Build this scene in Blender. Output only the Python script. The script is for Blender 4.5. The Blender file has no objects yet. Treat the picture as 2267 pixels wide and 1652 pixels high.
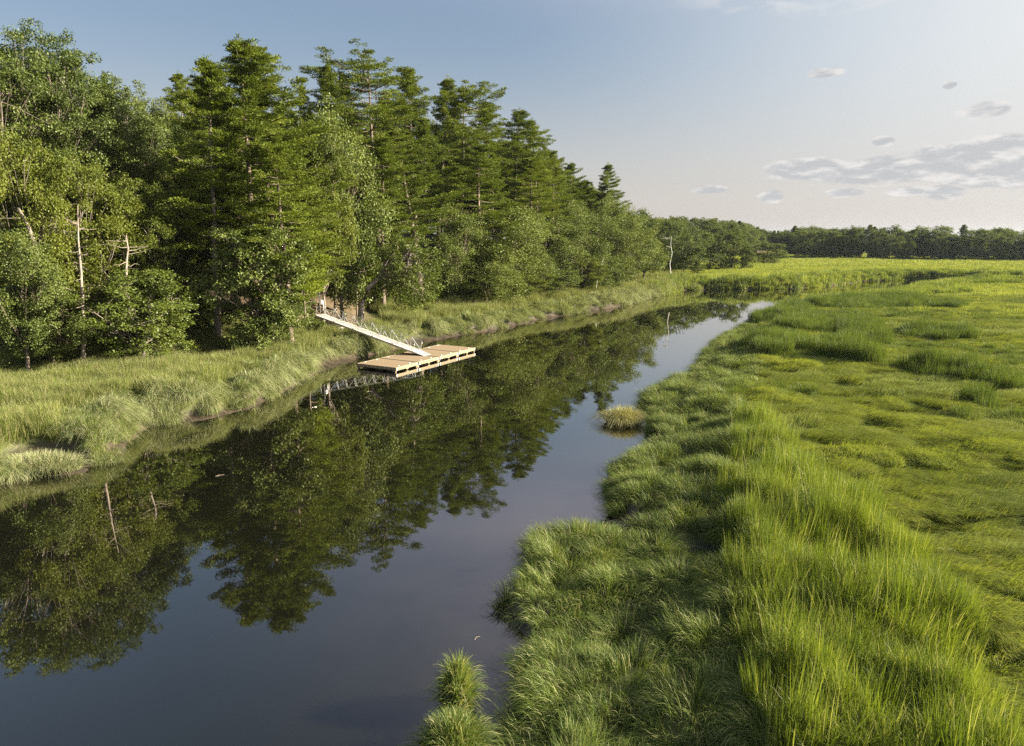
import bpy, math, random
import numpy as np
from mathutils import Vector, Matrix
rad = math.radians
S = bpy.context.scene
COL = S.collection

# ------------------------------------------------------------------ camera, sky, sun, exposure
CAM_H, FPX, PITCH = 12.0, 692.0, rad(11.1)
cam_d = bpy.data.cameras.new('camera'); cam = bpy.data.objects.new('camera', cam_d); COL.objects.link(cam)
cam.location = (0, 0, CAM_H); cam.rotation_euler = (rad(90) - PITCH, 0, 0)
cam_d.sensor_width = 36; cam_d.lens = 36 * FPX / 1024; cam_d.clip_start = .1; cam_d.clip_end = 9000
S.camera = cam
SUN_AZ, SUN_EL = rad(90), rad(22)          # azimuth from +Y towards +X
S.view_settings.view_transform = 'Standard'; S.view_settings.look = 'None'
S.view_settings.exposure = 1.9; S.view_settings.gamma = 1; S.view_settings.use_curve_mapping = False

def N(nt, typ, **kw):
    n = nt.nodes.new(typ)
    for k, v in kw.items():
        if k.startswith('i_'):
            n.inputs[int(k[2:])].default_value = v
        else:
            setattr(n, k, v)
    return n
def math_n(nt, op, a, b=None, c=None, clamp=False):
    n = nt.nodes.new('ShaderNodeMath'); n.operation = op; n.use_clamp = clamp
    for i, v in enumerate((a, b, c)):
        if v is None: continue
        if hasattr(v, 'is_output') or hasattr(v, 'links'): nt.links.new(v, n.inputs[i])
        else: n.inputs[i].default_value = v
    return n.outputs[0]
def mix_n(nt, f, a, b, mode='MIX'):
    n = nt.nodes.new('ShaderNodeMix'); n.data_type = 'RGBA'; n.blend_type = mode; n.clamp_factor = True
    for i, v in ((0, f), (6, a), (7, b)):
        if hasattr(v, 'links'): nt.links.new(v, n.inputs[i])
        elif i == 0: n.inputs[0].default_value = v
        else: n.inputs[i].default_value = (*v[:3], 1)
    return n.outputs[2]
def smooth_n(nt, v, a, b):
    n = nt.nodes.new('ShaderNodeMapRange'); n.interpolation_type = 'SMOOTHSTEP'
    nt.links.new(v, n.inputs[0]); n.inputs[1].default_value = a; n.inputs[2].default_value = b
    return n.outputs[0]

W = bpy.data.worlds.new('World'); S.world = W; W.use_nodes = True
nt = W.node_tree; nt.nodes.clear(); L = nt.links
sky = N(nt, 'ShaderNodeTexSky', sky_type='NISHITA', sun_disc=False, sun_elevation=SUN_EL, sun_rotation=SUN_AZ,
        air_density=1.15, dust_density=1.3, ozone_density=2.2, altitude=0)
tc = N(nt, 'ShaderNodeTexCoord'); sep = N(nt, 'ShaderNodeSeparateXYZ'); L.new(tc.outputs['Generated'], sep.inputs[0])
az = math_n(nt, 'MULTIPLY', math_n(nt, 'ARCTAN2', sep.outputs[0], sep.outputs[1]), 57.2958)
el = math_n(nt, 'MULTIPLY', math_n(nt, 'ARCSINE', sep.outputs[2]), 57.2958)
def blob(ca, ce, ra, re):
    a = math_n(nt, 'DIVIDE', math_n(nt, 'SUBTRACT', az, ca), ra); e = math_n(nt, 'DIVIDE', math_n(nt, 'SUBTRACT', el, ce), re)
    d = math_n(nt, 'ADD', math_n(nt, 'MULTIPLY', a, a), math_n(nt, 'MULTIPLY', e, e))
    return math_n(nt, 'SUBTRACT', 1.0, d)
def cl_noise(sa, se, off, detail=7, dist=.25):
    cmb = N(nt, 'ShaderNodeCombineXYZ')
    L.new(math_n(nt, 'MULTIPLY', az, sa), cmb.inputs[0]); L.new(math_n(nt, 'MULTIPLY_ADD', el, se, off), cmb.inputs[1])
    n = N(nt, 'ShaderNodeTexNoise'); n.inputs['Scale'].default_value = 1; n.inputs['Detail'].default_value = detail
    n.inputs['Roughness'].default_value = .58; n.inputs['Distortion'].default_value = dist
    L.new(cmb.outputs[0], n.inputs[0]); return n.outputs['Fac']
CLOUDS = [(22.5, 4.9, 3.6, .9), (27, 4.6, 6.0, 1.1), (31.5, 5.0, 4.0, 1.3), (36, 4.2, 7.0, 1.2), (34.2, 5.9, 2.2, .9), (32.8, 8.2, 1.6, .6), (37.5, 6.2, 1.8, .6),
          (20.0, 3.0, 1.1, .6), (25.0, 3.2, 1.5, .4), (29.0, 3.2, 1.4, .4), (31.2, 3.0, 1.4, .6), (27.2, 6.6, .8, .4), (15.5, 3.6, 1.6, .35),
          (23.0, 11.4, 1.3, .35), (30.8, 9.9, .5, .3), (50, 9, 9, 3), (-62, 22, 14, 4), (-95, 14, 20, 4)]
field = None
for c in CLOUDS:
    b = blob(*c); field = b if field is None else math_n(nt, 'MAXIMUM', field, b)
nz = cl_noise(.42, 1.2, 3.1, 8, .15); nz2 = cl_noise(.42, 1.2, 3.55, 8, .15)
dens = math_n(nt, 'ADD', math_n(nt, 'MULTIPLY', field, .80), math_n(nt, 'MULTIPLY', math_n(nt, 'SUBTRACT', nz, .5), 1.7))
mask = math_n(nt, 'MULTIPLY', smooth_n(nt, dens, -.04, .42), smooth_n(nt, field, -.6, .2))
# high wisps overhead
wis = cl_noise(.30, .8, 9.0, 8, .3)
whi = math_n(nt, 'MULTIPLY', smooth_n(nt, wis, .47, .66), smooth_n(nt, blob(24, 17.2, 13, 2.4), -.1, .8))
# broad soft veil high above and behind, seen in the water
veil = math_n(nt, 'MULTIPLY', smooth_n(nt, cl_noise(.035, .10, 1.7, 5, .3), .48, .70), smooth_n(nt, el, 30, 46))
lit = smooth_n(nt, math_n(nt, 'SUBTRACT', math_n(nt, 'SUBTRACT', nz, nz2), math_n(nt, 'MULTIPLY', dens, .16)), -.16, .10)
ccol = mix_n(nt, lit, (2.35, 2.4, 2.5), (3.75, 3.65, 3.55))
gm = N(nt, 'ShaderNodeGamma'); gm.inputs['Gamma'].default_value = .62; L.new(sky.outputs[0], gm.inputs['Color'])
hs = N(nt, 'ShaderNodeHueSaturation'); hs.inputs['Saturation'].default_value = 1.22; L.new(gm.outputs[0], hs.inputs['Color'])
gdv = N(nt, 'ShaderNodeVectorMath', operation='DOT_PRODUCT'); L.new(tc.outputs['Generated'], gdv.inputs[0])
gdv.inputs[1].default_value = (math.sin(SUN_AZ) * math.cos(SUN_EL), math.cos(SUN_AZ) * math.cos(SUN_EL), math.sin(SUN_EL))
blu = mix_n(nt, 1.0, hs.outputs[0], (1.04, .99, 1.03), 'MULTIPLY')
glo = mix_n(nt, math_n(nt, 'MULTIPLY', smooth_n(nt, gdv.outputs['Value'], .05, .95), 1.0), blu, (4.3, 4.3, 4.1))
low = math_n(nt, 'MULTIPLY', math_n(nt, 'SUBTRACT', 1, smooth_n(nt, el, -1, 15)), .75)
skc = mix_n(nt, low, glo, (3.0, 2.78, 2.72))
skc = mix_n(nt, math_n(nt, 'MULTIPLY', veil, .4), skc, (1.5, 1.5, 2.0))
thin = math_n(nt, 'MULTIPLY', math_n(nt, 'MULTIPLY', smooth_n(nt, el, 15, 25), math_n(nt, 'SUBTRACT', 1, smooth_n(nt, el, 32, 58))), smooth_n(nt, az, -30, 10))
thin = math_n(nt, 'MULTIPLY', thin, math_n(nt, 'MULTIPLY_ADD', cl_noise(.05, .16, 5.7, 5, .4), .9, .15))
skc = mix_n(nt, thin, skc, (3.5, 3.25, 3.75))
skc = mix_n(nt, math_n(nt, 'MULTIPLY', whi, .5), skc, (3.6, 3.6, 3.6))
skc = mix_n(nt, math_n(nt, 'MULTIPLY', mask, .85), skc, ccol)
bg = N(nt, 'ShaderNodeBackground'); bg.inputs[1].default_value = 0.061; L.new(skc, bg.inputs[0])
wo = N(nt, 'ShaderNodeOutputWorld'); L.new(bg.outputs[0], wo.inputs[0])

sd = bpy.data.lights.new('sun', 'SUN'); sd.energy = 5.0; sd.angle = rad(.6); sd.color = (1, .90, .68)
sun = bpy.data.objects.new('sun', sd); COL.objects.link(sun)
sdir = Vector((math.sin(SUN_AZ) * math.cos(SUN_EL), math.cos(SUN_AZ) * math.cos(SUN_EL), math.sin(SUN_EL)))
sun.rotation_euler = sdir.to_track_quat('Z', 'Y').to_euler(); sun.location = (60, 30, 60)
S.cycles.use_denoising = False; S.cycles.use_adaptive_sampling = False; S.render.filter_size = 1.15; S.cycles.max_bounces = 6; S.cycles.diffuse_bounces = 1; S.cycles.glossy_bounces = 3; S.cycles.transmission_bounces = 4
S.cycles.transparent_max_bounces = 8; S.cycles.volume_bounces = 0; S.cycles.caustics_reflective = False; S.cycles.caustics_refractive = False
S.cycles.sample_clamp_indirect = 4

# ------------------------------------------------------------------ helpers
CP, SP = math.cos(PITCH), math.sin(PITCH)
def ray(X, Y):                      # photo position (2266 px wide copy) -> direction
    x = X * 1024 / 2266 - 512; v = 373 - Y * 746 / 1652
    return x, FPX * CP + v * SP, v * CP - FPX * SP
def at(X, Y, z=0.):                 # point of the photo on the level z
    r = ray(X, Y); t = (CAM_H - z) / -r[2]; return r[0] * t, r[1] * t
def ats(l, z=0.): return [at(*q, z) for q in l]

def vnoise(x, y, seed=0):
    xi = np.floor(x).astype(np.int64); yi = np.floor(y).astype(np.int64); fx = x - xi; fy = y - yi
    fx = fx * fx * (3 - 2 * fx); fy = fy * fy * (3 - 2 * fy)
    def h(a, b):
        n = (a * 374761393 + b * 668265263 + seed * 1442695041) & 0xffffffff
        n = ((n ^ (n >> 13)) * 1274126177) & 0xffffffff
        return ((n ^ (n >> 16)) & 0xffff) / 65535.
    return (h(xi, yi) * (1 - fx) + h(xi + 1, yi) * fx) * (1 - fy) + (h(xi, yi + 1) * (1 - fx) + h(xi + 1, yi + 1) * fx) * fy
def fbm(x, y, seed=0, o=4):
    s = 0; a = .5
    for i in range(o): s = s + a * vnoise(x * 2 ** i, y * 2 ** i, seed + i * 7); a *= .5
    return s / (1 - .5 ** o)
def sstep(v, a, b):
    t = np.clip((v - a) / (b - a), 0, 1); return t * t * (3 - 2 * t)
def pdist(x, y, poly):
    best = np.full(x.shape, 1e9); bx = np.zeros(x.shape); by = np.zeros(x.shape)
    for (ax, ay), (cx, cy) in zip(poly[:-1], poly[1:]):
        dx, dy = cx - ax, cy - ay; t = np.clip(((x - ax) * dx + (y - ay) * dy) / (dx * dx + dy * dy + 1e-9), 0, 1)
        qx = ax + t * dx - x; qy = ay + t * dy - y; d = np.hypot(qx, qy); m = d < best
        best = np.where(m, d, best); bx = np.where(m, qx, bx); by = np.where(m, qy, by)
    return best, bx, by
def inpoly(x, y, poly):
    r = np.zeros(x.shape, bool); n = len(poly)
    for i in range(n):
        (ax, ay), (bx, by) = poly[i], poly[(i + 1) % n]
        if ay == by: continue
        c = ((ay > y) != (by > y)) & (x < (bx - ax) * (y - ay) / (by - ay) + ax); r ^= c
    return r

def mesh_np(name, V, F, mats, midx=None, smooth=False, attrs=None):
    """V (n,3), F list of (k,3|4) int arrays"""
    me = bpy.data.meshes.new(name)
    V = np.asarray(V, np.float32); me.vertices.add(len(V)); me.vertices.foreach_set('co', V.ravel())
    if not isinstance(F, list): F = [F]
    F = [np.asarray(f, np.int32) for f in F if len(f)]
    loops = np.concatenate([f.ravel() for f in F]); tot = np.concatenate([np.full(len(f), f.shape[1], np.int32) for f in F])
    me.loops.add(len(loops)); me.loops.foreach_set('vertex_index', loops)
    me.polygons.add(len(tot)); st = np.zeros(len(tot), np.int32); st[1:] = np.cumsum(tot)[:-1]
    me.polygons.foreach_set('loop_start', st)
    for m in (mats if isinstance(mats, (list, tuple)) else [mats]): me.materials.append(m)
    if midx is not None: me.polygons.foreach_set('material_index', np.asarray(midx, np.int32))
    if smooth: me.polygons.foreach_set('use_smooth', np.ones(len(tot), bool))
    for k, a in (attrs or {}).items():
        at_ = me.attributes.new(k, 'FLOAT', 'POINT'); at_.data.foreach_set('value', np.asarray(a, np.float32))
    me.update(calc_edges=True); return me
def link(name, me, parent=None, loc=(0, 0, 0), rz=0):
    o = bpy.data.objects.new(name, me); COL.objects.link(o); o.location = loc; o.rotation_euler = (0, 0, rz)
    if parent: o.parent = parent
    return o
def tag(o, label=None, cat=None, group=None, kind=None):
    if label: o['label'] = label
    if cat: o['category'] = cat
    if group: o['group'] = group
    if kind: o['kind'] = kind
    return o

class MB:                            # collects solids, builds them as ONE mesh
    def __init__(s): s.v = []; s.f = []
    def add(s, vs, fs):
        b = len(s.v); s.v += [tuple(v) for v in vs]; s.f += [tuple(i + b for i in f) for f in fs]
    def box(s, c, d, M=None, bev=0):
        x, y, z = (k / 2 for k in d); vs = [Vector((c[0] + a * x, c[1] + b * y, c[2] + e * z)) for a in (-1, 1) for b in (-1, 1) for e in (-1, 1)]
        if M is not None: vs = [M @ v for v in vs]
        s.add(vs, [(0, 1, 3, 2), (4, 6, 7, 5), (0, 4, 5, 1), (2, 3, 7, 6), (0, 2, 6, 4), (1, 5, 7, 3)])
    def bar(s, a, b, w, h=None, up=(0, 0, 1)):
        a, b = Vector(a), Vector(b); d = (b - a).normalized(); h = h or w
        u = Vector(up); u = u - d * u.dot(d)
        if u.length < .01: u = Vector((1, 0, 0)) - d * d.x
        u.normalize(); r = d.cross(u); vs = []
        for p in (a, b):
            for i, j in ((-1, -1), (1, -1), (1, 1), (-1, 1)): vs.append(p + r * i * w / 2 + u * j * h / 2)
        s.add(vs, [(0, 3, 2, 1), (4, 5, 6, 7), (0, 1, 5, 4), (1, 2, 6, 5), (2, 3, 7, 6), (3, 0, 4, 7)])
    def tube(s, pts, r, n=8):
        pts = [Vector(p) for p in pts]; rs = r if isinstance(r, (list, tuple)) else [r] * len(pts); b0 = len(s.v)
        for i, p in enumerate(pts):
            d = (pts[min(i + 1, len(pts) - 1)] - pts[max(i - 1, 0)]).normalized()
            u = Vector((0, 0, 1)) if abs(d.z) < .9 else Vector((1, 0, 0)); u = (u - d * u.dot(d)).normalized(); w = d.cross(u)
            for k in range(n):
                a = 2 * math.pi * k / n; s.v.append(tuple(p + (u * math.cos(a) + w * math.sin(a)) * rs[i]))
        for i in range(len(pts) - 1):
            for k in range(n):
                a, b = b0 + i * n + k, b0 + i * n + (k + 1) % n; s.f.append((a, b, b + n, a + n))
        s.f.append(tuple(b0 + k for k in range(n))[::-1]); s.f.append(tuple(b0 + (len(pts) - 1) * n + k for k in range(n)))
    def build(s, name, mat, parent=None, bevel=0, loc=(0, 0, 0)):
        me = bpy.data.meshes.new(name); me.from_pydata(s.v, [], s.f); me.materials.append(mat)
        if bevel:
            import bmesh
            bm = bmesh.new(); bm.from_mesh(me)
            bmesh.ops.bevel(bm, geom=bm.edges[:], offset=bevel, segments=2, affect='EDGES', clamp_overlap=True); bm.to_mesh(me); bm.free()
        me.update(); return link(name, me, parent, loc)

# ------------------------------------------------------------------ materials
def newmat(name):
    m = bpy.data.materials.new(name); m.use_nodes = True; t = m.node_tree; t.nodes.clear()
    o = t.nodes.new('ShaderNodeOutputMaterial'); return m, t, o
def noise(t, scale, detail=4, coord='Object', vec=None, rough=.55):
    n = t.nodes.new('ShaderNodeTexNoise'); n.inputs['Scale'].default_value = scale; n.inputs['Detail'].default_value = detail
    n.inputs['Roughness'].default_value = rough
    if vec is None: vec = t.nodes.new('ShaderNodeTexCoord').outputs[coord]
    t.links.new(vec, n.inputs['Vector']); return n.outputs['Fac']
def leaf_mat(name, dark, light, alt, transl=.35, gloss=.06, altlim=.8, nscale=.12, grough=.45, altmix=.8):
    """foliage: colour from a per-leaf tint, a per-plant random value and a slow noise over the ground"""
    m, t, o = newmat(name); K = t.links
    geo = t.nodes.new('ShaderNodeNewGeometry'); a = t.nodes.new('ShaderNodeAttribute'); a.attribute_name = 'tint'
    oi = t.nodes.new('ShaderNodeObjectInfo'); n = noise(t, nscale, 4, vec=geo.outputs['Position'])
    f = math_n(t, 'ADD', math_n(t, 'MULTIPLY', a.outputs['Fac'], .4), math_n(t, 'MULTIPLY', oi.outputs['Random'], .25))
    f = math_n(t, 'ADD', f, math_n(t, 'MULTIPLY', math_n(t, 'SUBTRACT', n, .5), 1.5)); f = math_n(t, 'ADD', f, .18, clamp=True)
    c = mix_n(t, f, dark, light)
    c = mix_n(t, math_n(t, 'MULTIPLY', smooth_n(t, a.outputs['Fac'], altlim, min(altlim + .12, 1.01)), altmix), c, alt)
    d = t.nodes.new('ShaderNodeBsdfDiffuse'); K.new(c, d.inputs[0])
    tr = t.nodes.new('ShaderNodeBsdfTranslucent'); c2 = mix_n(t, 1.0, c, (1.25, 1.2, .55), 'MULTIPLY'); K.new(c2, tr.inputs[0])
    mx = t.nodes.new('ShaderNodeMixShader'); mx.inputs[0].default_value = transl; K.new(d.outputs[0], mx.inputs[1]); K.new(tr.outputs[0], mx.inputs[2])
    g = t.nodes.new('ShaderNodeBsdfGlossy'); g.inputs['Roughness'].default_value = grough; g.inputs[0].default_value = (.9, .95, .85, 1)
    m2 = t.nodes.new('ShaderNodeMixShader'); m2.inputs[0].default_value = gloss; K.new(mx.outputs[0], m2.inputs[1]); K.new(g.outputs[0], m2.inputs[2])
    K.new(m2.outputs[0], o.inputs[0]); return m
def solid(name, c1, c2, scale=3, rough=.7, metal=0, bump=0, bscale=20, stretch=(1, 1, 1), spec=.5):
    m, t, o = newmat(name); K = t.links; p = t.nodes.new('ShaderNodeBsdfPrincipled')
    tc = t.nodes.new('ShaderNodeTexCoord'); mp = t.nodes.new('ShaderNodeMapping'); K.new(tc.outputs['Object'], mp.inputs[0]); mp.inputs['Scale'].default_value = stretch
    n = noise(t, scale, 6, vec=mp.outputs[0]); K.new(mix_n(t, smooth_n(t, n, .3, .7), c1, c2), p.inputs['Base Color'])
    p.inputs['Roughness'].default_value = rough; p.inputs['Metallic'].default_value = metal; p.inputs['Specular IOR Level'].default_value = spec
    if bump:
        b = t.nodes.new('ShaderNodeBump'); b.inputs['Strength'].default_value = bump; b.inputs['Distance'].default_value = .03
        K.new(noise(t, bscale, 6, vec=mp.outputs[0]), b.inputs['Height']); K.new(b.outputs[0], p.inputs['Normal'])
    K.new(p.outputs[0], o.inputs[0]); return m
M = {}
M['pine'] = leaf_mat('pine_needles', (.058, .090, .013), (.205, .248, .032), (.18, .14, .04), .22, .015, .93, .05, .6)
M['pine_bright'] = leaf_mat('young_pine_needles', (.14, .185, .022), (.27, .33, .04), (.28, .25, .05), .3, .015, .93, .1, .6)
M['oak'] = leaf_mat('oak_leaves', (.060, .088, .018), (.195, .235, .055), (.27, .29, .13), .22, .025, .8, .06, .5, .6)
M['maple'] = leaf_mat('maple_leaves', (.062, .090, .014), (.195, .222, .034), (.18, .20, .05), .4, .02, .8, .08, .55)
M['far'] = leaf_mat('far_leaves', (.062, .088, .032), (.17, .205, .065), (.12, .14, .05), .3, .01, .9, .03, .6)
M['bush'] = leaf_mat('shrub_leaves', (.060, .088, .016), (.165, .205, .036), (.2, .22, .07), .32, .025, .8, .12, .5)
M['g_tall'] = leaf_mat('cordgrass', (.065, .110, .016), (.25, .310, .042), (.47, .46, .20), .32, .035, .82, .35, .45, .8)
M['g_droop'] = leaf_mat('drooping_cordgrass', (.055, .090, .022), (.195, .265, .055), (.44, .42, .20), .32, .02, .74, .4, .45, .8)
M['g_short'] = leaf_mat('salt_hay', (.11, .156, .024), (.35, .395, .08), (.42, .38, .17), .34, .015, .84, .12)
M['g_reed'] = leaf_mat('bank_reed', (.075, .110, .022), (.20, .25, .05), (.40, .35, .20), .28, .015, .66, .13)
M['g_bank'] = leaf_mat('hanging_bank_grass', (.055, .095, .02), (.23, .285, .06), (.50, .46, .30), .28, .03, .66, .55, .45, .85)
M['g_pale'] = leaf_mat('pale_bank_grass', (.10, .135, .05), (.32, .36, .15), (.50, .47, .30), .25, .03, .6, .5)
M['g_straw'] = leaf_mat('straw_grass', (.11, .13, .035), (.27, .28, .09), (.5, .44, .22), .25, .03, .5, .5)
M['g_patch'] = leaf_mat('dark_cordgrass', (.05, .085, .018), (.15, .205, .038), (.3, .3, .12), .28, .02, .86, .2, .45, .8)
M['bark'] = solid('bark', (.10, .075, .055), (.24, .19, .15), 3, .9, bump=.6, bscale=10, stretch=(3, 3, .6))
M['bark_pale'] = solid('pale_bark', (.13, .105, .085), (.27, .23, .19), 2.5, .85, bump=.6, bscale=9, stretch=(3, 3, .6))
M['deadwood'] = solid('dead_wood', (.20, .16, .13), (.40, .34, .29), 3, .9, bump=.5, bscale=12, stretch=(3, 3, .5))
M['birch'] = solid('birch_bark', (.45, .43, .4), (.7, .68, .64), 4, .8, bump=.3, stretch=(1, 1, 3))
M['metal'] = solid('aluminium', (.46, .47, .49), (.58, .59, .61), 8, .45, metal=.8)
M['plate'] = solid('aluminium_plate', (.62, .66, .72), (.72, .76, .82), 5, .35, metal=.6)
M['walk'] = solid('walkway_boards', (.46, .42, .39), (.56, .52, .48), 2, .6)
M['fascia'] = solid('yellow_pine', (.22, .165, .095), (.33, .25, .15), 4, .6, stretch=(1, 1, 6))
M['edge'] = solid('pale_edging', (.36, .30, .22), (.46, .39, .29), 4, .5)
M['darkwood'] = solid('wet_dark_wood', (.025, .02, .015), (.06, .045, .03), 5, .6)
M['float'] = solid('black_float', (.015, .015, .018), (.03, .03, .032), 3, .45)
M['white'] = solid('white_plastic', (.72, .73, .74), (.8, .8, .8), 3, .45)
M['rock'] = solid('granite', (.24, .22, .20), (.46, .43, .40), 3, .85, bump=.8, bscale=7)
M['boards2'] = solid('pier_boards', (.16, .115, .07), (.28, .21, .13), 4, .7)
M['paper'] = solid('sign_face', (.30, .34, .42), (.42, .46, .52), 9, .5)
# deck boards: grooves across, grain
m, t, o = newmat('deck_boards'); K = t.links; p = t.nodes.new('ShaderNodeBsdfPrincipled'); p.inputs['Roughness'].default_value = .75
tcn = t.nodes.new('ShaderNodeTexCoord'); sx = t.nodes.new('ShaderNodeSeparateXYZ'); K.new(tcn.outputs['Object'], sx.inputs[0])
bi = math_n(t, 'FLOOR', math_n(t, 'DIVIDE', sx.outputs[0], .14)); wn = t.nodes.new('ShaderNodeTexWhiteNoise'); wn.noise_dimensions = '1D'; K.new(bi, wn.inputs['W'])
mpn = t.nodes.new('ShaderNodeMapping'); K.new(tcn.outputs['Object'], mpn.inputs[0]); mpn.inputs['Scale'].default_value = (14, .8, 1)
g = noise(t, 1.5, 5, vec=mpn.outputs[0])
c = mix_n(t, g, (.19, .13, .078), (.32, .235, .15)); c = mix_n(t, math_n(t, 'MULTIPLY', wn.outputs[0], .5), c, (.34, .26, .175))
K.new(c, p.inputs['Base Color']); K.new(p.outputs[0], o.inputs[0]); M['deck'] = m
# ground
m, t, o = newmat('ground_soil'); K = t.links; p = t.nodes.new('ShaderNodeBsdfPrincipled')
geo = t.nodes.new('ShaderNodeNewGeometry'); aF = t.nodes.new('ShaderNodeAttribute'); aF.attribute_name = 'forest'; aM = t.nodes.new('ShaderNodeAttribute'); aM.attribute_name = 'mud'
aC = t.nodes.new('ShaderNodeAttribute'); aC.attribute_name = 'clearing'
n1 = noise(t, .9, 6, vec=geo.outputs['Position']); n2 = noise(t, .08, 4, vec=geo.outputs['Position'])
c = mix_n(t, n2, (.08, .10, .02), (.14, .16, .035))
c = mix_n(t, smooth_n(t, n1, .52, .72), c, (.10, .08, .04))
c = mix_n(t, aF.outputs['Fac'], c, mix_n(t, n1, (.028, .020, .011), (.10, .062, .034)))
c = mix_n(t, aC.outputs['Fac'], c, mix_n(t, n1, (.09, .062, .036), (.22, .165, .10)))
c = mix_n(t, aM.outputs['Fac'], c, mix_n(t, smooth_n(t, n1, .3, .7), (.030, .023, .017), (.085, .065, .047)))
K.new(c, p.inputs['Base Color'])
rr = t.nodes.new('ShaderNodeMapRange'); K.new(aM.outputs['Fac'], rr.inputs[0]); rr.inputs[3].default_value = .95; rr.inputs[4].default_value = .42; K.new(rr.outputs[0], p.inputs['Roughness'])
b = t.nodes.new('ShaderNodeBump'); b.inputs['Strength'].default_value = .8; b.inputs['Distance'].default_value = .12
K.new(noise(t, 3.2, 7, vec=geo.outputs['Position']), b.inputs['Height']); K.new(b.outputs[0], p.inputs['Normal'])
K.new(p.outputs[0], o.inputs[0]); M['ground'] = m
# water
m, t, o = newmat('murky_water'); K = t.links; p = t.nodes.new('ShaderNodeBsdfPrincipled')
geo = t.nodes.new('ShaderNodeNewGeometry')
p.inputs['Base Color'].default_value = (.005, .0055, .003, 1); p.inputs['Roughness'].default_value = .015; p.inputs['IOR'].default_value = 1.75
mpn = t.nodes.new('ShaderNodeMapping'); K.new(geo.outputs['Position'], mpn.inputs[0]); mpn.inputs['Scale'].default_value = (1, .55, 1); mpn.inputs['Rotation'].default_value = (0, 0, .5)
b = t.nodes.new('ShaderNodeBump'); b.inputs['Strength'].default_value = .10; b.inputs['Distance'].default_value = .02
h = math_n(t, 'MULTIPLY', noise(t, 2.2, 3, vec=mpn.outputs[0]), smooth_n(t, noise(t, .06, 2, vec=geo.outputs['Position']), .35, .65))
K.new(h, b.inputs['Height']); lw = t.nodes.new('ShaderNodeLayerWeight'); lw.inputs['Blend'].default_value = .5; K.new(b.outputs[0], lw.inputs['Normal'])
fr_ = math_n(t, 'MULTIPLY_ADD', math_n(t, 'POWER', lw.outputs['Facing'], 2.3), .92, .025, clamp=True)   # reflectance rising towards grazing view, as on still water
di = t.nodes.new('ShaderNodeBsdfDiffuse'); di.inputs[0].default_value = (.006, .0062, .004, 1)
gl = t.nodes.new('ShaderNodeBsdfGlossy'); gl.inputs['Roughness'].default_value = .012; gl.inputs[0].default_value = (1, .975, .95, 1); K.new(b.outputs[0], gl.inputs['Normal'])
mxs = t.nodes.new('ShaderNodeMixShader'); K.new(fr_, mxs.inputs[0]); K.new(di.outputs[0], mxs.inputs[1]); K.new(gl.outputs[0], mxs.inputs[2]); K.new(mxs.outputs[0], o.inputs[0]); t.nodes.remove(p); M['water'] = m

# ------------------------------------------------------------------ the lie of the land
LEFT = [(-34, -60), (-29, -10), (-26.5, 20), (-25.6, 32.8), (-24.3, 33.6), (-21.2, 36.2), (-22.6, 39), (-23.4, 43.2), (-20.6, 44.6), (-18.6, 48.0), (-17.9, 54.7), (-17.8, 59.3), (-16.6, 64.0),
        (-15.3, 69.2), (-11.6, 76.8), (-9.0, 81.2), (-6.3, 85.6), (-2.0, 91.0), (2.2, 98), (4.6, 103.9), (9.0, 108), (12.4, 113.6), (17.5, 119.5), (22.3, 127.9), (27, 138), (34.1, 150.9), (38.1, 158.6),
        (46, 163), (56, 162.5), (66.3, 164.0), (80, 176), (96, 192), (112, 199), (140, 189), (180, 176), (300, 150), (900, 60)]
RIGHT = [(-4, -60), (-2, 0), (-.6, 12), (-.1, 14.6), (0, 17.2), (.9, 18.5), (-.6, 20.8), (.5, 22.6), (.7, 26.0), (2.0, 27.1), (4.6, 28.2), (4.7, 33.4), (7.9, 37.9), (9.1, 43.7), (9.6, 50), (11.0, 56.5), (14.4, 62.5),
         (17.4, 66), (18.8, 69.8), (22.3, 79.0), (26, 88), (30.6, 95.8), (37, 108), (44.9, 121.1), (52, 131), (60.0, 139.5), (70, 144), (86, 158), (104, 176), (120, 182), (140, 177), (180, 164), (300, 138), (900, 45)]
RIGHT = [(a * k, b * k) for (a, b), k in ((p, 1 - .11 * min(max((p[1] - 40) / 18, 0), 1) * (1 if p[0] < 90 else .6 if p[0] < 110 else .3)) for p in RIGHT)]
RIVER = LEFT + RIGHT[::-1]
RSIDE = RIGHT + [(900, -60)]
TREEL = [(-90, -60), (-70, 20), (-52, 45), (-44, 55), (-37, 60), (-31, 65), (-27, 71), (-25.5, 78), (-23, 87), (-17, 94), (-9, 101), (0, 112), (8, 122), (15, 136), (21, 150), (30, 176), (40, 206), (52, 220), (68, 256), (88, 272), (110, 330), (160, 400)]
FOREST = TREEL + [(900, 1500), (-1500, 1500), (-1500, -60)]
MUD = [(-14.5, 64, 4.5, 5.5), (-9.5, 77.5, 3.5, 4.5), (-25.0, 35.6, 2.6, 1.7), (-20.8, 45.0, 1.4, .9), (-22.6, 40.5, .8, 1.6), (3.0, 26.9, 1.8, .9), (7.1, 23.2, 1.2, 1.6), (5.0, 27.3, 2, 1)]
def mound(x, y, c, seed=0):
    '''rounded hummocks on a jittered grid: 1 on top, 0 in the gaps'''
    gx_ = np.floor(x / c); gy_ = np.floor(y / c); best = np.full(x.shape, 9.)
    for i in (-1, 0, 1):
        for j in (-1, 0, 1):
            a, b = gx_ + i, gy_ + j; px_ = (a + vnoise(a + .01, b + .01, seed + 1) * .9) * c; py_ = (b + vnoise(a + .01, b + .01, seed + 2) * .9) * c
            best = np.minimum(best, np.hypot(x - px_, y - py_) / c)
    return 1 - np.clip(best / .72, 0, 1) ** 2
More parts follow.
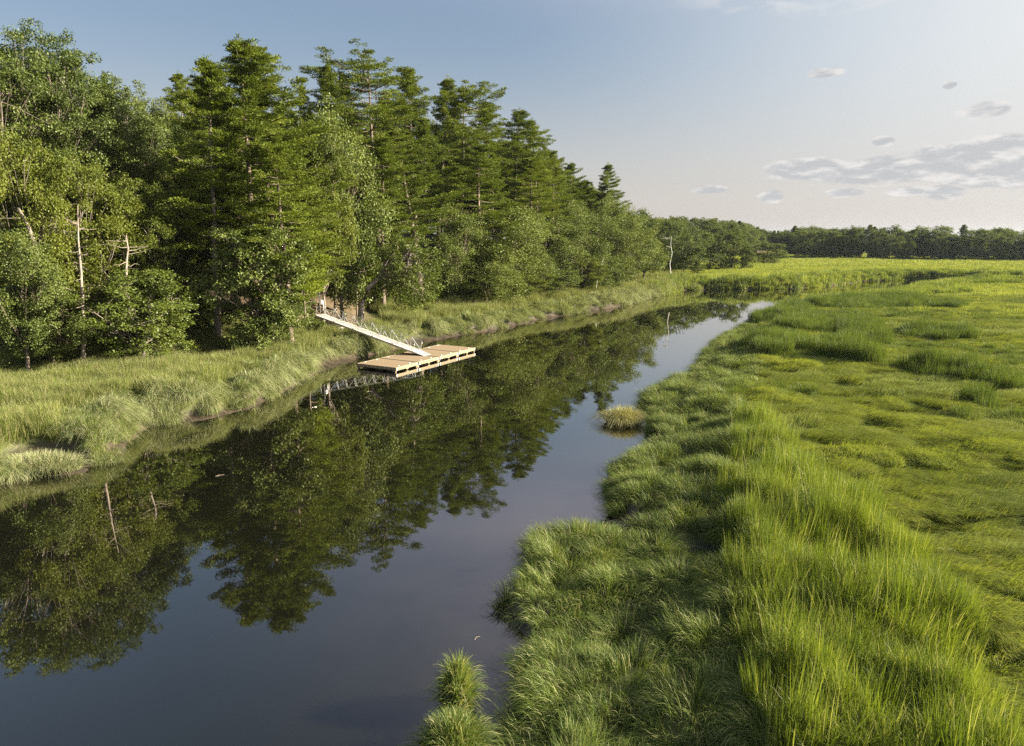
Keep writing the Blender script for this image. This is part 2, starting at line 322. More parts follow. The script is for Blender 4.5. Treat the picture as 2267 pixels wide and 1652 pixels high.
def wavef(x, y):
    n = fbm(x * .25, y * .25, 40, 2) - .5
    w = fbm(x * .17 + y * .06 + n * 1.0, y * .62 - x * .09 + n * 1.5, 21, 3); return (1 - np.abs(2 * w - 1) * 2).clip(-.2, 1)
def hgt(x, y, full=False):
    x = np.asarray(x, float); y = np.asarray(y, float)
    dL, _, _ = pdist(x, y, LEFT); dR, _, _ = pdist(x, y, RIGHT); d = np.minimum(dL, dR)
    riv = inpoly(x, y, RIVER); dL = dL + np.where(riv, 0, 1) * 0; rs = inpoly(x, y, RSIDE); fo = inpoly(x, y, FOREST); dt, _, _ = pdist(x, y, TREEL); st = np.where(fo, dt, -dt)
    n1 = fbm(x * .42, y * .42, 3) - .5; n2 = fbm(x * 1.3, y * 1.3, 9, 3) - .5
    mud = np.zeros(x.shape)
    for cx, cy, rx, ry in MUD: mud = np.maximum(mud, 1 - sstep(np.hypot((x - cx) / rx, (y - cy) / ry), .75, 1.15))
    wx = 1.6 * (fbm(x * .5, y * .5, 70, 3) - .5); wy = 1.6 * (fbm(x * .5, y * .5, 73, 3) - .5); md = mound(x + wx, y + wy, 2.6, 3); m2 = mound(x + 40 + wx, y + wy, 2.0, 8)
    zl = .85 * sstep(dL + .6 * n1, .3, 1.7) + .5 * sstep(dL, 2, 9) + .06 * dL.clip(0, .6) + n1 * .8 * sstep(dL, .3, 3) * (1 - .5 * sstep(dL, 8, 14)) + n2 * .15 * sstep(dL, .3, 2) + (md * 1.05 - .3) * sstep(dL, .1, .9) * (1 - .85 * sstep(dL + 4 * n1, 4.5, 8)) * (1 - mud)
    zl = zl * (1 - mud) + mud * (.12 * dL.clip(0, 5) + n2 * .08)
    hill = np.interp(y, [-60, 60, 110, 150, 200, 260, 400, 900], [6, 7, 15, 13, 9, 9, 6, 3])
    zl = zl + 1.6 * sstep(st, -5.5, 3) + hill * (1 - np.exp(-st.clip(0, 400) / 30)) + (fbm(x * .06, y * .06, 5) - .5) * 1.2 * sstep(st, 0, 15)
    xr = x * .22 + y * .08; yr = y * .75 - x * .12
    wav = wavef(x, y) - .35
    zr = .30 * sstep(dR, 0, .9) + .65 * sstep(dR + 2 * n1, 1.5, 6.5) + 1.0 * n1 * sstep(dR, .5, 3) * (1 - .7 * sstep(dR, 7, 10)) + (m2 * .5 - .15) * sstep(dR, .1, .8) * (1 - sstep(dR + 2 * n1, 6, 9)) + wav * .75 * sstep(dR, 5, 9) * (1 - sstep(y, 90, 150))
    zr = zr * (1 - mud) + mud * .1
    z = np.where(rs, zr, zl); z = np.where(riv, -.03 - .22 * d.clip(0, 6), z + .5 * sstep(y, 135, 160) * sstep(d, .2, 1.5))
    if full: return z, dict(dL=dL, dR=dR, riv=riv, rs=rs, st=st, mud=mud)
    return z
def gz(x, y): return float(hgt(np.array([x]), np.array([y]))[0])

def axis(parts):
    a = []
    for s, e, st in parts: a += list(np.arange(s, e, st))
    return np.array(a + [parts[-1][1]])
gx = axis([(-4000, -1000, 500), (-1000, -200, 80), (-200, -60, 5), (-60, -30, 1), (-30, 30, .35), (30, 80, .8), (80, 300, 4), (300, 1000, 70), (1000, 4000, 500)])
gy = axis([(-400, -60, 85), (-60, 8, 4), (8, 60, .35), (60, 110, .5), (110, 200, 1), (200, 420, 4), (420, 1000, 40), (1000, 6000, 500)])
GX, GY = np.meshgrid(gx, gy); sh = GX.shape
GZ, info = hgt(GX.ravel(), GY.ravel(), True)
idx = np.arange(sh[0] * sh[1]).reshape(sh)
F = np.stack([idx[:-1, :-1], idx[:-1, 1:], idx[1:, 1:], idx[1:, :-1]], -1).reshape(-1, 4)
dd = np.minimum(info['dL'], info['dR'])
mudA = np.where(info['riv'], 1, np.maximum(info['mud'], 1 - sstep(dd, .6, 1.8)))
CLR = [(-21.5, 84, 5, 7.5), (-17, 82, 4, 4)]
clr = np.zeros(GX.size)
for cx, cy, rx, ry in CLR: clr = np.maximum(clr, 1 - sstep(np.hypot((GX.ravel() - cx) / rx, (GY.ravel() - cy) / ry), .7, 1.2))
V = np.stack([GX.ravel(), GY.ravel(), GZ], -1)
gr = link('ground', mesh_np('ground', V, F, M['ground'], smooth=True, attrs={'forest': sstep(info['st'], -2, 2), 'mud': mudA, 'clearing': clr}))
tag(gr, 'marshy river banks, flat meadow and wooded hillside', 'ground', kind='structure')
wp = [(-40, -60), (900, -60), (900, 260), (-40, 260)]
wt = link('river', mesh_np('river', [(x, y, 0) for x, y in wp], np.array([[0, 1, 2, 3]]), M['water']))
tag(wt, 'still dark tidal river mirroring the trees', 'river', kind='structure')
# ------------------------------------------------------------------ plant prototypes
def norm(a): return a / (np.linalg.norm(a, axis=-1, keepdims=True) + 1e-9)
def cards(P, D, Nn, ln, wd):
    """leaf blades: rhombs from P along D, facing Nn"""
    D = norm(D); R = norm(np.cross(D, Nn)); ln = np.asarray(ln)[:, None]; wd = np.asarray(wd)[:, None]
    Vv = np.stack([P, P + D * ln * .5 + R * wd * .5, P + D * ln, P + D * ln * .5 - R * wd * .5], 1)
    return Vv.reshape(-1, 3), np.arange(len(P) * 4).reshape(-1, 4)
def tubes(lst, n=6):
    Vs = []; Fs = []; b = 0
    for pts, r in lst:
        pts = np.asarray(pts, float); k = len(pts); r = np.broadcast_to(r, (k,)) if np.ndim(r) == 0 else np.asarray(r)
        nn = n if r[0] > .06 else 4
        d = norm(np.gradient(pts, axis=0)); up = np.where(np.abs(d[:, 2:3]) < .9, [[0, 0, 1.]], [[1., 0, 0]])
        u = norm(np.cross(d, up)); w = np.cross(d, u); a = np.arange(nn) * 2 * math.pi / nn
        ring = pts[:, None] + (u[:, None] * np.cos(a)[None, :, None] + w[:, None] * np.sin(a)[None, :, None]) * r[:, None, None]
        Vs.append(ring.reshape(-1, 3)); i = np.arange(k - 1)[:, None] * nn; j = np.arange(nn)[None]; j2 = (j + 1) % nn
        Fs.append((np.stack([i + j, i + j2, i + nn + j2, i + nn + j], -1) + b).reshape(-1, 4)); b += k * nn
    return np.concatenate(Vs), np.concatenate(Fs)
def curve(a, b, sag, k=6, rng=None, wob=0):
    a, b = np.asarray(a, float), np.asarray(b, float); t = np.linspace(0, 1, k)[:, None]; p = a + (b - a) * t
    p[:, 2] += sag * np.sin(math.pi * t[:, 0])
    if wob: p[1:-1] += rng.normal(0, wob, (k - 2, 3))
    return p

def pine_meshes(seed, h, R, cs, leaf='pine', dens=1., size=1., bark='bark', dead=6, lop=0., layers=1., prof_=(.6, .9, 1, .66, .27, .05)):
    """white pine: bare lower trunk, tiers of flat foliage plates, ragged top"""
    rng = np.random.default_rng(seed); lean = rng.normal(0, .015, 2)
    zt = np.linspace(0, h, 12); bend = np.cumsum(rng.normal(0, .05, (12, 2)), 0)
    axis_ = np.stack([lean[0] * zt + bend[:, 0], lean[1] * zt + bend[:, 1], zt], -1); axis_[0, :2] = 0
    def ax(z): return np.array([np.interp(z, zt, axis_[:, 0]), np.interp(z, zt, axis_[:, 1]), z])
    tr = [(axis_, np.interp(zt, [0, h * .1, h], [.016 * h, .012 * h, .02]))]
    tr[0][0][0, 2] = -1.0
    P = []; D = []; T = []; z = cs * h; az0 = rng.uniform(0, 6.28)
    while z < h * .985:
        u = (z / h - cs) / (1 - cs)
        prof = np.interp(u, [0, .12, .35, .7, .9, 1], prof_)
        nb = rng.integers(3, 6)
        for b in range(nb):
            a = az0 + b * 6.28 / nb + rng.normal(0, .35); Lb = R * prof * rng.uniform(.55, 1.15) * (1 + lop * math.cos(a))
            if rng.random() < .10: continue
            el_ = rng.normal(.03 + .75 * u ** 3 * min(1, .35 / prof), .12); d = np.array([math.cos(a) * math.cos(el_), math.sin(a) * math.cos(el_), math.sin(el_)])
            s = ax(z); e = s + d * Lb; k = 7; pts = curve(s, e, -Lb * .05, k); pts[-2:, 2] += [.04 * Lb, .10 * Lb]
            tr.append((pts, np.linspace(max(.02, .010 * Lb + .02), .012, k)))
            side = np.array([-math.sin(a), math.cos(a), 0]); nc = max(3, int((7 + Lb * 3.6) * layers))
            tt = rng.uniform(.28 if u < .8 else .05, 1.03, nc); c = np.stack([np.interp(tt, np.linspace(0, 1, k), pts[:, q]) for q in range(3)], -1)
            c += side * (rng.uniform(-1, 1, nc) * .34 * Lb * (1.15 - tt))[:, None] * 1.2; c[:, 2] += rng.normal(.08, .08, nc)
            m = int(40 * dens); ci = np.repeat(np.arange(nc), m); cr = (rng.uniform(.40, .78, nc) * (1 - .45 * u ** 2))[ci]
            off = rng.normal(0, 1, (nc * m, 3)); off = norm(off) * (rng.random((nc * m, 1)) ** .4); off[:, 2] = off[:, 2] * .26
            pp = c[ci] + off * cr[:, None]; dd_ = off + np.array([0, 0, .30]) + d * .5 + rng.normal(0, .35, off.shape)
            P.append(pp); D.append(dd_); T.append(np.clip(rng.random(nc)[ci] * .6 + rng.random(nc * m) * .4, 0, 1))
        z += rng.uniform(.8, 1.5) * (1.0 - .55 * u) * h / 26 * (1.7 if rng.random() < .14 and u < .7 else 1); az0 += 1.1
    # leader tuft
    m = int(70 * dens); zz = rng.uniform(h * .955, h * 1.015, m); P.append(np.stack([ax(h)[0] + rng.normal(0, .13, m), ax(h)[1] + rng.normal(0, .13, m), zz], -1))
    D.append(rng.normal(0, .6, (m, 3)) + [0, 0, .8]); T.append(rng.random(m))
    for i in range(dead):                       # dead stubs under the crown
        zz = rng.uniform(.25, cs + .1) * h; a = rng.uniform(0, 6.28); Ld = rng.uniform(.6, 2.4); s = ax(zz)
        e = s + np.array([math.cos(a) * Ld, math.sin(a) * Ld, rng.normal(.1, .3)]); tr.append((curve(s, e, .1, 4, rng, .05), np.linspace(.035, .01, 4)))
    P = np.concatenate(P); D = np.concatenate(D); T = np.concatenate(T); n = len(P)
    Nn = rng.normal(0, .8, (n, 3)) + [0, 0, .8]
    cv, cf = cards(P, D, Nn, rng.uniform(.16, .30, n) * size, rng.uniform(.045, .085, n) * size)
    tv, tf = tubes(tr)
    return (mesh_np('trunk', tv, tf, M[bark], smooth=True), mesh_np('crown', cv, cf, M[leaf], attrs={'tint': np.repeat(T, 4)}))

def broad_meshes(seed, h, R, cs=.3, leaf='oak', ncl=110, per=150, lsize=.2, bark='bark', vine=0, top=1., clr=(.7, 1.25), trunk_r=None, lean=(0, 0), open_=.0, base_n=6, zf=.62):
    """broadleaf: limbs reaching leaf clusters spread over a lobed crown"""
    rng = np.random.default_rng(seed); tr = []; rt = trunk_r or .010 * h + .05
    hc = h * cs; cz = (h + hc) / 2; Rz = (h - hc) / 2; fork = np.array([lean[0] * .5, lean[1] * .5, max(hc * .9, h * .18)])
    tr.append((np.stack([np.linspace(0, fork[0], 6) + np.r_[0, rng.normal(0, .06, 4), 0], np.linspace(0, fork[1], 6) + np.r_[0, rng.normal(0, .06, 4), 0], np.linspace(-1.0, fork[2], 6)], -1), np.linspace(rt * 1.25, rt * .8, 6)))
    cc = np.array([lean[0], lean[1], cz])
    # lobes
    nl = max(5, int(ncl / 9)); lobes = []
    for i in range(nl):
        q_ = (i + rng.random()) / nl * 1.8 - .92; ra = R * (1 - abs(q_) ** 2.6 * .8) * rng.uniform(.35, .78); aa = i * 2.4 + rng.normal(0, .5)
        lobes.append(cc + np.array([math.cos(aa) * ra, math.sin(aa) * ra, q_ * Rz * .86]))
    lobes = np.array(lobes); lr = rng.uniform(.34, .52, nl) * min(R, Rz * 1.3)
    limb = []
    for i in range(nl):
        mid = fork + (lobes[i] - fork) * .5 + np.array([0, 0, .15 * R]); r0 = rt * rng.uniform(.32, .55)
        t_ = np.linspace(0, 1, 7)[:, None]; pts = (1 - t_) ** 2 * fork + 2 * t_ * (1 - t_) * mid + t_ ** 2 * lobes[i]; pts[1:-1] += rng.normal(0, .12, (5, 3))
        tr.append((pts, np.linspace(r0, .035, 7))); limb.append(pts)
    P = []; D = []; T = []; C = []
    li = rng.integers(0, nl, ncl); g = norm(rng.normal(0, 1, (ncl, 3)) + [0, 0, .35]); cen = lobes[li] + g * lr[li][:, None] * rng.uniform(.55, 1.15, (ncl, 1)) * [1, 1, .85]
    cen[:, 2] = np.maximum(cen[:, 2], hc * .55 + .3)
    for i in range(ncl):
        q = limb[li[i]][rng.integers(3, 7)]; tr.append((curve(q, cen[i], .05, 4, rng, .05), np.linspace(.03, .010, 4)))
    cr = rng.uniform(*clr, ncl) * (R / 5) ** .3; m = per; ci = np.repeat(np.arange(ncl), m)
    off = norm(rng.normal(0, 1, (ncl * m, 3)) + [0, 0, .25]) * (rng.random((ncl * m, 1)) ** .45); off[:, 2] *= zf
    sub = norm(rng.normal(0, 1, (ncl * 7, 3))) * .62; sub[:, 2] *= zf      # each cluster is itself a few sprays
    off = off * .55 + sub[ci * 7 + rng.integers(0, 7, ncl * m)]
    P = cen[ci] + off * cr[ci][:, None]
    Dd = off * .8 + rng.normal(0, .6, off.shape) + [0, 0, -.15]; Nn = off * .7 + rng.normal(0, .55, off.shape) + [0, 0, .75]
    T = np.clip(rng.random(ncl)[ci] * .45 + rng.random(ncl * m) * .55, 0, 1); n = len(P)
    cv, cf = cards(P, Dd, Nn, rng.uniform(.8, 1.25, n) * lsize, rng.uniform(.5, .8, n) * lsize)
    tv, tf = tubes(tr, base_n)
    return (mesh_np('trunk', tv, tf, M[bark], smooth=True), mesh_np('crown', cv, cf, M[leaf], attrs={'tint': np.repeat(T, 4)}))

def make_proto(kind, meshes, h): return dict(kind=kind, meshes=meshes, h=h)
PR = {}
PR['pine'] = [pine_meshes(10 + i, 25, r, c, 'pine', lop=l) for i, (r, c, l) in enumerate([(5.2, .26, .15), (4.8, .32, 0), (5.6, .24, .2), (4.4, .35, 0), (5.0, .2, .1)])] + [pine_meshes(25, 25, 5.4, .4, 'pine', lop=.35, dead=14, prof_=(.35, .6, .8, 1, .75, .3)), pine_meshes(26, 25, 4.4, .3, 'pine', lop=.25, dead=10, prof_=(.8, .5, .9, .6, .45, .1))]
PR['pinehero'] = [pine_meshes(31, 27, 5.4, .24, 'pine', dens=1.2, lop=.3), pine_meshes(32, 24, 4.2, .36, 'pine', dens=1.1, dead=14, bark='bark_pale')]
PR['youngpine'] = [pine_meshes(40 + i, 9, 2.6, (.45, .15)[i], 'pine_bright', dens=1.3, layers=1.3, dead=3) for i in range(2)]
PR['oak'] = [broad_meshes(50 + i, 17, r, c, 'oak', 135, 250, .20, clr=(.95, 1.6), zf=1.0) for i, (r, c) in enumerate([(5.2, .04), (4.6, .08), (5.6, .03), (4.4, .14)])]
PR['bigoak'] = [broad_meshes(60 + i, 26, 7.2, .25, 'oak', 340, 230, .20, bark='bark_pale') for i in range(2)]
PR['maple'] = [broad_meshes(70 + i, 14, r, c, 'maple', 200, 215, .165, bark='bark_pale') for i, (r, c) in enumerate([(4.2, .08), (4.8, .04), (3.6, .18)])]
PR['smalltree'] = [broad_meshes(80, 8, 4.0, .12, 'bush', 130, 190, .16, bark='bark_pale', clr=(.55, .95)), broad_meshes(81, 9, 3.8, .08, 'oak', 140, 170, .17, clr=(.55, .95))]
PR['shrub'] = [broad_meshes(90 + i, 3.2, 1.9, .02, lf, 46, 150, .13, clr=(.4, .75), trunk_r=.05) for i, lf in enumerate(['bush', 'oak', 'maple'])]
PR['faroak'] = [broad_meshes(100 + i, 15, r, .0, 'far', 120, 75, .42, base_n=5, clr=(.9, 1.6)) for i, r in enumerate([5.5, 6.5, 4.8])]
PR['farpine'] = [pine_meshes(110 + i, 18, 3.4, .2, 'far', dens=.28, size=2.2, dead=0, layers=.8) for i in range(2)]
H0 = {'pine': 25, 'youngpine': 9, 'oak': 17, 'bigoak': 26, 'maple': 14, 'shrub': 3.2, 'faroak': 15, 'farpine': 18}
R0 = {'pine': 4.0, 'youngpine': 2.6, 'oak': 5.0, 'bigoak': 7.2, 'maple': 4.2, 'shrub': 1.9, 'faroak': 5.5, 'farpine': 3.4}
NAME = {'pine': 'pine_tree', 'pinehero': 'pine_tree', 'youngpine': 'pine_tree', 'oak': 'oak_tree', 'bigoak': 'oak_tree', 'maple': 'maple_tree', 'smalltree': 'small_tree', 'shrub': 'shrub', 'faroak': 'broadleaf_tree', 'farpine': 'conifer_tree'}
CAT = {'pine': 'pine tree', 'pinehero': 'pine tree', 'youngpine': 'pine tree', 'oak': 'tree', 'bigoak': 'oak tree', 'maple': 'tree', 'smalltree': 'tree', 'shrub': 'shrub', 'faroak': 'tree', 'farpine': 'conifer'}
rnd = random.Random(7); USED = []
def plant(kind, var, x, y, h, r, label, group=None, z=None, rz=None, tilt=None, name=None, cat=None):
    proto = PR[kind][var % len(PR[kind])]
    h0 = {'pinehero': [27, 24], 'smalltree': [8, 9]}[kind][var] if kind in ('pinehero', 'smalltree') else H0[kind]
    r0 = {'pinehero': [4.6, 3.6], 'smalltree': [4, 3.8]}[kind][var] if kind in ('pinehero', 'smalltree') else R0[kind]
    e = bpy.data.objects.new(name or NAME[kind], None); COL.objects.link(e); e.empty_display_size = .5
    e.location = (x, y, gz(x, y) if z is None else z); e.rotation_euler = (*(tilt or (rnd.gauss(0, .022), rnd.gauss(0, .022))), rnd.uniform(0, 6.28) if rz is None else rz)
    e.scale = (r / r0, r / r0, h / h0); tag(e, label, cat or CAT[kind], group)
    link('trunk', proto[0], e); link('crown', proto[1], e); USED.append((x, y, r)); return e
def hero(kind, var, X, Ytop, depth, rpx, label, group=None, **kw):
    """tree whose top shows at photo (X, Ytop) when it stands at ground distance `depth`"""
    r = ray(X, Ytop); x = r[0] / r[1] * depth; zt = CAM_H + r[2] / r[1] * depth; g = gz(x, depth)
    return plant(kind, var, x, depth, max(zt - g, 1.0), rpx * (1.22 if kind != 'youngpine' else 1) * 1024 / 2266 / FPX * depth, label, group, z=g - .05, **kw)

# --- trees one can name, from the left edge of the wood to the far end
hero('bigoak', 0, -60, 75, 60, 150, 'tall oak cut by the left edge of the picture, crown against the sky')
hero('bigoak', 0, 55, 62, 62, 125, 'tallest oak at the far left, broad grey-green crown against the sky')
hero('bigoak', 1, 150, 118, 67, 115, 'tall oak sloping down right of the tallest oak at the far left')
hero('bigoak', 0, 255, 185, 74, 80, 'dark oak in the dip of the skyline between the left oaks and the big pines')
hero('oak', 1, 330, 225, 80, 70, 'dark round-topped tree just left of the big pines, lowest point of the skyline')
hero('pine', 3, 222, 165, 84, 22, 'thin conifer tip poking over the shoulder of the left oaks')
hero('maple', 0, 35, 300, 56, 85, 'olive maple at the left edge below the tall oaks')
hero('maple', 1, 150, 335, 59, 85, 'olive maple behind the dead snag on the left')
hero('maple', 2, 255, 375, 62, 75, 'olive maple with a forked pale trunk above the small front tree')
hero('maple', 1, 345, 390, 64, 75, 'olive maple against the foot of the tall bare-trunked pine, left side')
hero('oak', 3, 20, 500, 52, 75, 'grey-green leafy tree low at the left edge beside the meadow grass')
hero('smalltree', 0, 300, 605, 56.5, 118, 'small bright green spreading tree standing alone in front of the wood', rz=1)
hero('smalltree', 1, 95, 610, 54, 75, 'low dark leafy tree between the left edge and the dead snag')
hero('pinehero', 1, 432, 128, 65, 85, 'tall pine with a long bare pale trunk, left of the twin-topped pine', rz=.4)
hero('pinehero', 0, 520, 84, 68, 112, 'biggest pine of the wood, top against the sky and wide plates towards the water', rz=0.1)
hero('pine', 2, 585, 98, 71, 95, 'tall pine whose top touches the biggest pine from the right', rz=.3)
hero('pine', 0, 615, 300, 64, 85, 'sunlit pine of broad flat plates in front of the biggest pine, right side', rz=-.3)
hero('smalltree', 1, 552, 478, 62.5, 100, 'rounded glossy-leaved tree at the wood edge under the biggest pine')
hero('oak', 2, 600, 640, 63.5, 60, 'low leafy thicket tree left of the pier')
hero('youngpine', 0, 668, 505, 72, 62, 'yellow-green young pine overhanging the pier')
hero('youngpine', 1, 790, 490, 93, 52, 'bright young pine behind the clearing at the head of the gangway')
hero('pine', 3, 680, 190, 96, 32, 'small dark pine tip in the gap right of the biggest pine')
hero('pine', 1, 735, 150, 98, 50, 'dark pine with two spires left of the ridge giant', group=None)
hero('pine', 0, 762, 165, 106, 42, 'narrow dark pine squeezed beside the two-spired pine')
hero('pine', 5, 826, 134, 102, 85, 'ridge giant, a broad dark pine highest of the middle skyline')
hero('pine', 1, 915, 154, 112, 58, 'dark pine first right of the ridge giant')
hero('pine', 3, 958, 165, 114, 52, 'dark pine second right of the ridge giant')
hero('pine', 5, 1012, 188, 117, 60, 'flat-branched pine with a bare upper trunk in the middle of the skyline')
hero('pine', 1, 1078, 226, 124, 52, 'pine beginning the downhill run of the skyline')
hero('pine', 4, 1128, 243, 128, 60, 'dense pine near the middle of the downhill skyline')
hero('pine', 6, 1192, 268, 134, 50, 'last tall pine before the skyline drops steeply')
hero('pine', 0, 1225, 335, 139, 42, 'pine on the steep drop of the skyline')
hero('pine', 4, 1272, 362, 150, 40, 'squat pine low on the downhill skyline')
hero('pine', 2, 1302, 398, 151, 36, 'pine filling the dip between the squat pine and the lone spire')
hero('pine', 6, 1325, 412, 153, 34, 'small pine leaning against the left side of the lone spire')
hero('oak', 1, 1352, 432, 147, 42, 'leafy tree directly under the ragged lone spire')
hero('pine', 3, 1344, 362, 150, 34, 'ragged lone spire at the right end of the wood', cat='pine tree')
hero('oak', 0, 735, 235, 84, 85, 'light green rounded tree with a forked trunk right of the biggest pine')
hero('maple', 2, 690, 245, 76, 62, 'pale olive tree behind the right shoulder of the biggest pine')
hero('pine', 1, 835, 305, 92, 66, 'pine with a bare reddish trunk above the clearing')
hero('pine', 6, 925, 285, 97, 85, 'broad pine reaching right over the middle of the wood')
hero('pine', 2, 1055, 320, 108, 74, 'mid-green pine on the slope below the middle skyline')
hero('pine', 0, 1175, 350, 124, 62, 'slope pine under the last tall pine')
hero('oak', 1, 1000, 455, 101, 62, 'grey-green oak above the right end of the clearing')
hero('oak', 0, 1110, 452, 108, 78, 'big rounded oak in the middle of the waterside row')
hero('oak', 2, 1075, 560, 103.5, 62, 'low silvery oak in front of the big rounded oak of the waterside row')
hero('oak', 3, 1190, 470, 116, 58, 'rounded oak just right of the big rounded oak of the waterside row')
hero('oak', 1, 1250, 480, 122, 62, 'oak midway along the right half of the waterside row')
hero('oak', 0, 1310, 455, 130, 55, 'tall oak beneath the ragged lone spire')
hero('oak', 2, 1375, 468, 139, 52, 'silvery oak near the right end of the waterside row')
hero('oak', 3, 1430, 478, 150, 46, 'last oak of the waterside row, beside the dead white birch')
hero('maple', 1, 1150, 570, 110, 48, 'low bright oak-leaved tree under the rounded oaks')
hero('smalltree', 1, 1235, 590, 118, 45, 'low dense tree at the water meadow edge, left of the leaning birch')
hero('smalltree', 1, 1350, 565, 134, 42, 'low dense tree at the water meadow edge, right of the leaning birch')
hero('maple', 0, 1290, 560, 125, 42, 'yellow-green tree glowing among the waterside oaks')
# trees beyond the river bend
hero('faroak', 1, 1518, 515, 196, 42, 'round yellow-green willow standing alone past the dead white birch', cat='willow')
hero('faroak', 0, 1575, 512, 214, 40, 'dense tree behind the round yellow-green willow')
hero('faroak', 2, 1625, 508, 216, 34, 'upright tree near the meadow end of the far clump')
hero('faroak', 2, 1655, 540, 214, 18, 'thin tree at the meadow end of the far clump')
hero('farpine', 1, 1545, 578, 186, 14, 'small dark fir in the grass in front of the far clump', cat='fir')
hero('faroak', 0, 1700, 535, 262, 36, 'rounded tree where the far wooded hill meets the meadow')
hero('faroak', 1, 1490, 480, 205, 42, 'dark tree closing the gap behind the dead white birch')

SKYX = [-400, 0, 30, 100, 160, 210, 260, 310, 330, 400, 480, 520, 600, 640, 670, 740, 830, 880, 960, 1020, 1080, 1130, 1200, 1235, 1280, 1320, 1370, 1400, 1440, 1500, 1560, 1640, 1700, 1740, 1850, 2266, 2600]
SKYY = [60, 60, 62, 75, 100, 150, 190, 215, 200, 150, 100, 90, 110, 200, 200, 165, 140, 180, 180, 205, 235, 250, 275, 345, 375, 400, 440, 462, 474, 478, 484, 494, 515, 505, 502, 498, 498]
def px_of(x, y, z):
    d = y * CP + (CAM_H - z) * SP; u = y * SP - (CAM_H - z) * CP
    return (x / d * FPX + 512) * 2266 / 1024, (373 - u / d * FPX) * 1652 / 746
def free(x, y, r, k=.55):
    return all((x - a) ** 2 + (y - b) ** 2 > (k * (r + c)) ** 2 for a, b, c in USED)
def sky_h(x, y, below=14):
    X, _ = px_of(x, y, 10); Yt = float(np.interp(X, SKYX, SKYY)) + below; r = ray(X, Yt); return CAM_H + r[2] / r[1] * y
CLEAR = [(-21, 84, 6.0, 8), (-20, 75, 3.5, 4.5)]
def in_clear(x, y): return any(((x - a) / c) ** 2 + ((y - b) / d) ** 2 < 1 for a, b, c, d in CLEAR)
# --- the body of the hillside wood, behind the named trees
cand = [(rnd.uniform(-75, 60), rnd.uniform(52, 215)) for _ in range(9000)]
ca = np.array(cand); _, ci_ = hgt(ca[:, 0], ca[:, 1], True)
nf = 0
for (x, y), st in zip(cand, ci_['st']):
    if st < 1.5 or st > 34 or in_clear(x, y): continue
    X, Yb = px_of(x, y, 3)
    if X < -160 or X > 1640: continue
    far = y > 150; pine = rnd.random() < (.62 if 380 < X < 1330 and st > (8 if X < 900 else 13) else .12); g = gz(x, y); room = sky_h(x, y, rnd.uniform(12, 60)) - g
    r = rnd.uniform(3.0, 4.2) if pine else rnd.uniform(3.6, 5.0)
    if not free(x, y, r, .62 if st < 10 else .56): continue
    h = min(room, rnd.uniform(17, 25) if pine else rnd.uniform(12, 17) + (4 if st > 12 else 0))
    if h < 6: continue
    side = 'left of the gangway' if X < 680 else 'behind the gangway and dock' if X < 1100 else 'right of the dock'
    if pine: plant('pine', rnd.randrange(7), x, y, h, r * h / 22, f'dark pine within the hillside wood {side}', f'pines within the wood {side}', z=g - .05)
    else: plant('oak' if rnd.random() < .6 or X > 1000 else 'maple', rnd.randrange(4), x, y, h, r, f'leafy tree filling the hillside wood {side}', f'broadleaf trees filling the wood {side}', z=g - .05)
    nf += 1
# --- shrubs along the wood edge
tl = np.array(TREEL); seg = np.hypot(*np.diff(tl, axis=0).T); cum = np.r_[0, np.cumsum(seg)]; s = cum[2]; ns = 0
while s < cum[-5]:
    x = float(np.interp(s, cum, tl[:, 0])) + rnd.uniform(-.6, 1.2); y = float(np.interp(s, cum, tl[:, 1])) + rnd.uniform(-1, .6); h = rnd.uniform(2.0, 4.2)
    if not in_clear(x, y):
        X, _ = px_of(x, y, 2)
        where = 'left of the pier' if X < 690 else 'between clearing and waterside oaks' if X < 1100 else 'under the right-hand waterside oaks'
        plant('shrub', rnd.randrange(3), x, y, h, h * rnd.uniform(.55, .75), f'shrub at the woods foot {where}', f'shrubs at the foot of the wood {where}'); ns += 1
    s += rnd.uniform(2.0, 3.4) * (1 + max(0, y - 100) / 80)
for X_, Y_, h_, lb in ((650, 712, 3.0, 'leafy shrub hiding the left end of the pier platform'), (676, 716, 2.6, 'leafy shrub in front of the pier platform deck'), (698, 722, 2.3, 'low shrub under the head of the gangway'), (722, 668, 2.2, 'dark shrub behind the head of the gangway')):
    x, y = at(X_, Y_, 2.8); plant('shrub', int(X_) % 2, x, y, h_, h_ * .62, lb)
# --- far wooded hill and the woods across the meadow
def far_row(x0, y0, x1, y1, n, rows, dy, Yoff, lab, grp, conif=.15, hr=(13, 17)):
    for k in range(rows):
        for i in range(n):
            t = (i + rnd.uniform(-.4, .4)) / n; x = x0 + (x1 - x0) * t + rnd.uniform(-2, 2); y = y0 + (y1 - y0) * t + k * dy + rnd.uniform(-2, 2)
            g = gz(x, y); h = min(sky_h(x, y, Yoff(k)) - g, rnd.uniform(hr[0] - 3, hr[1] + 1) + k * 1.5)
            c = rnd.random() < conif
            if h < 3: continue
            plant('farpine' if c else 'faroak', rnd.randrange(3), x, y, h, (h * .24 if c else h * rnd.uniform(.36, .48)), lab, grp, z=g - .05)
jit = lambda k: rnd.uniform(-4, 34 - 11 * k)
far_row(44, 222, 70, 262, 7, 3, 14, jit, 'tree on the wooded hill beyond the river bend', 'trees of the wooded hill beyond the river bend', .3, (12, 17))
far_row(84, 275, 150, 420, 15, 4, 14, jit, 'hazy tree at the left end of the far meadow', 'trees on the hazy point of the far meadow', .25, (15, 20))
jl = lambda k: rnd.uniform(-4, 9)
far_row(95, 305, 165, 450, 16, 3, 12, jl, 'hazy tree behind the left end of the far meadow', 'hazy trees behind the left end of the far meadow', .25, (15, 20))
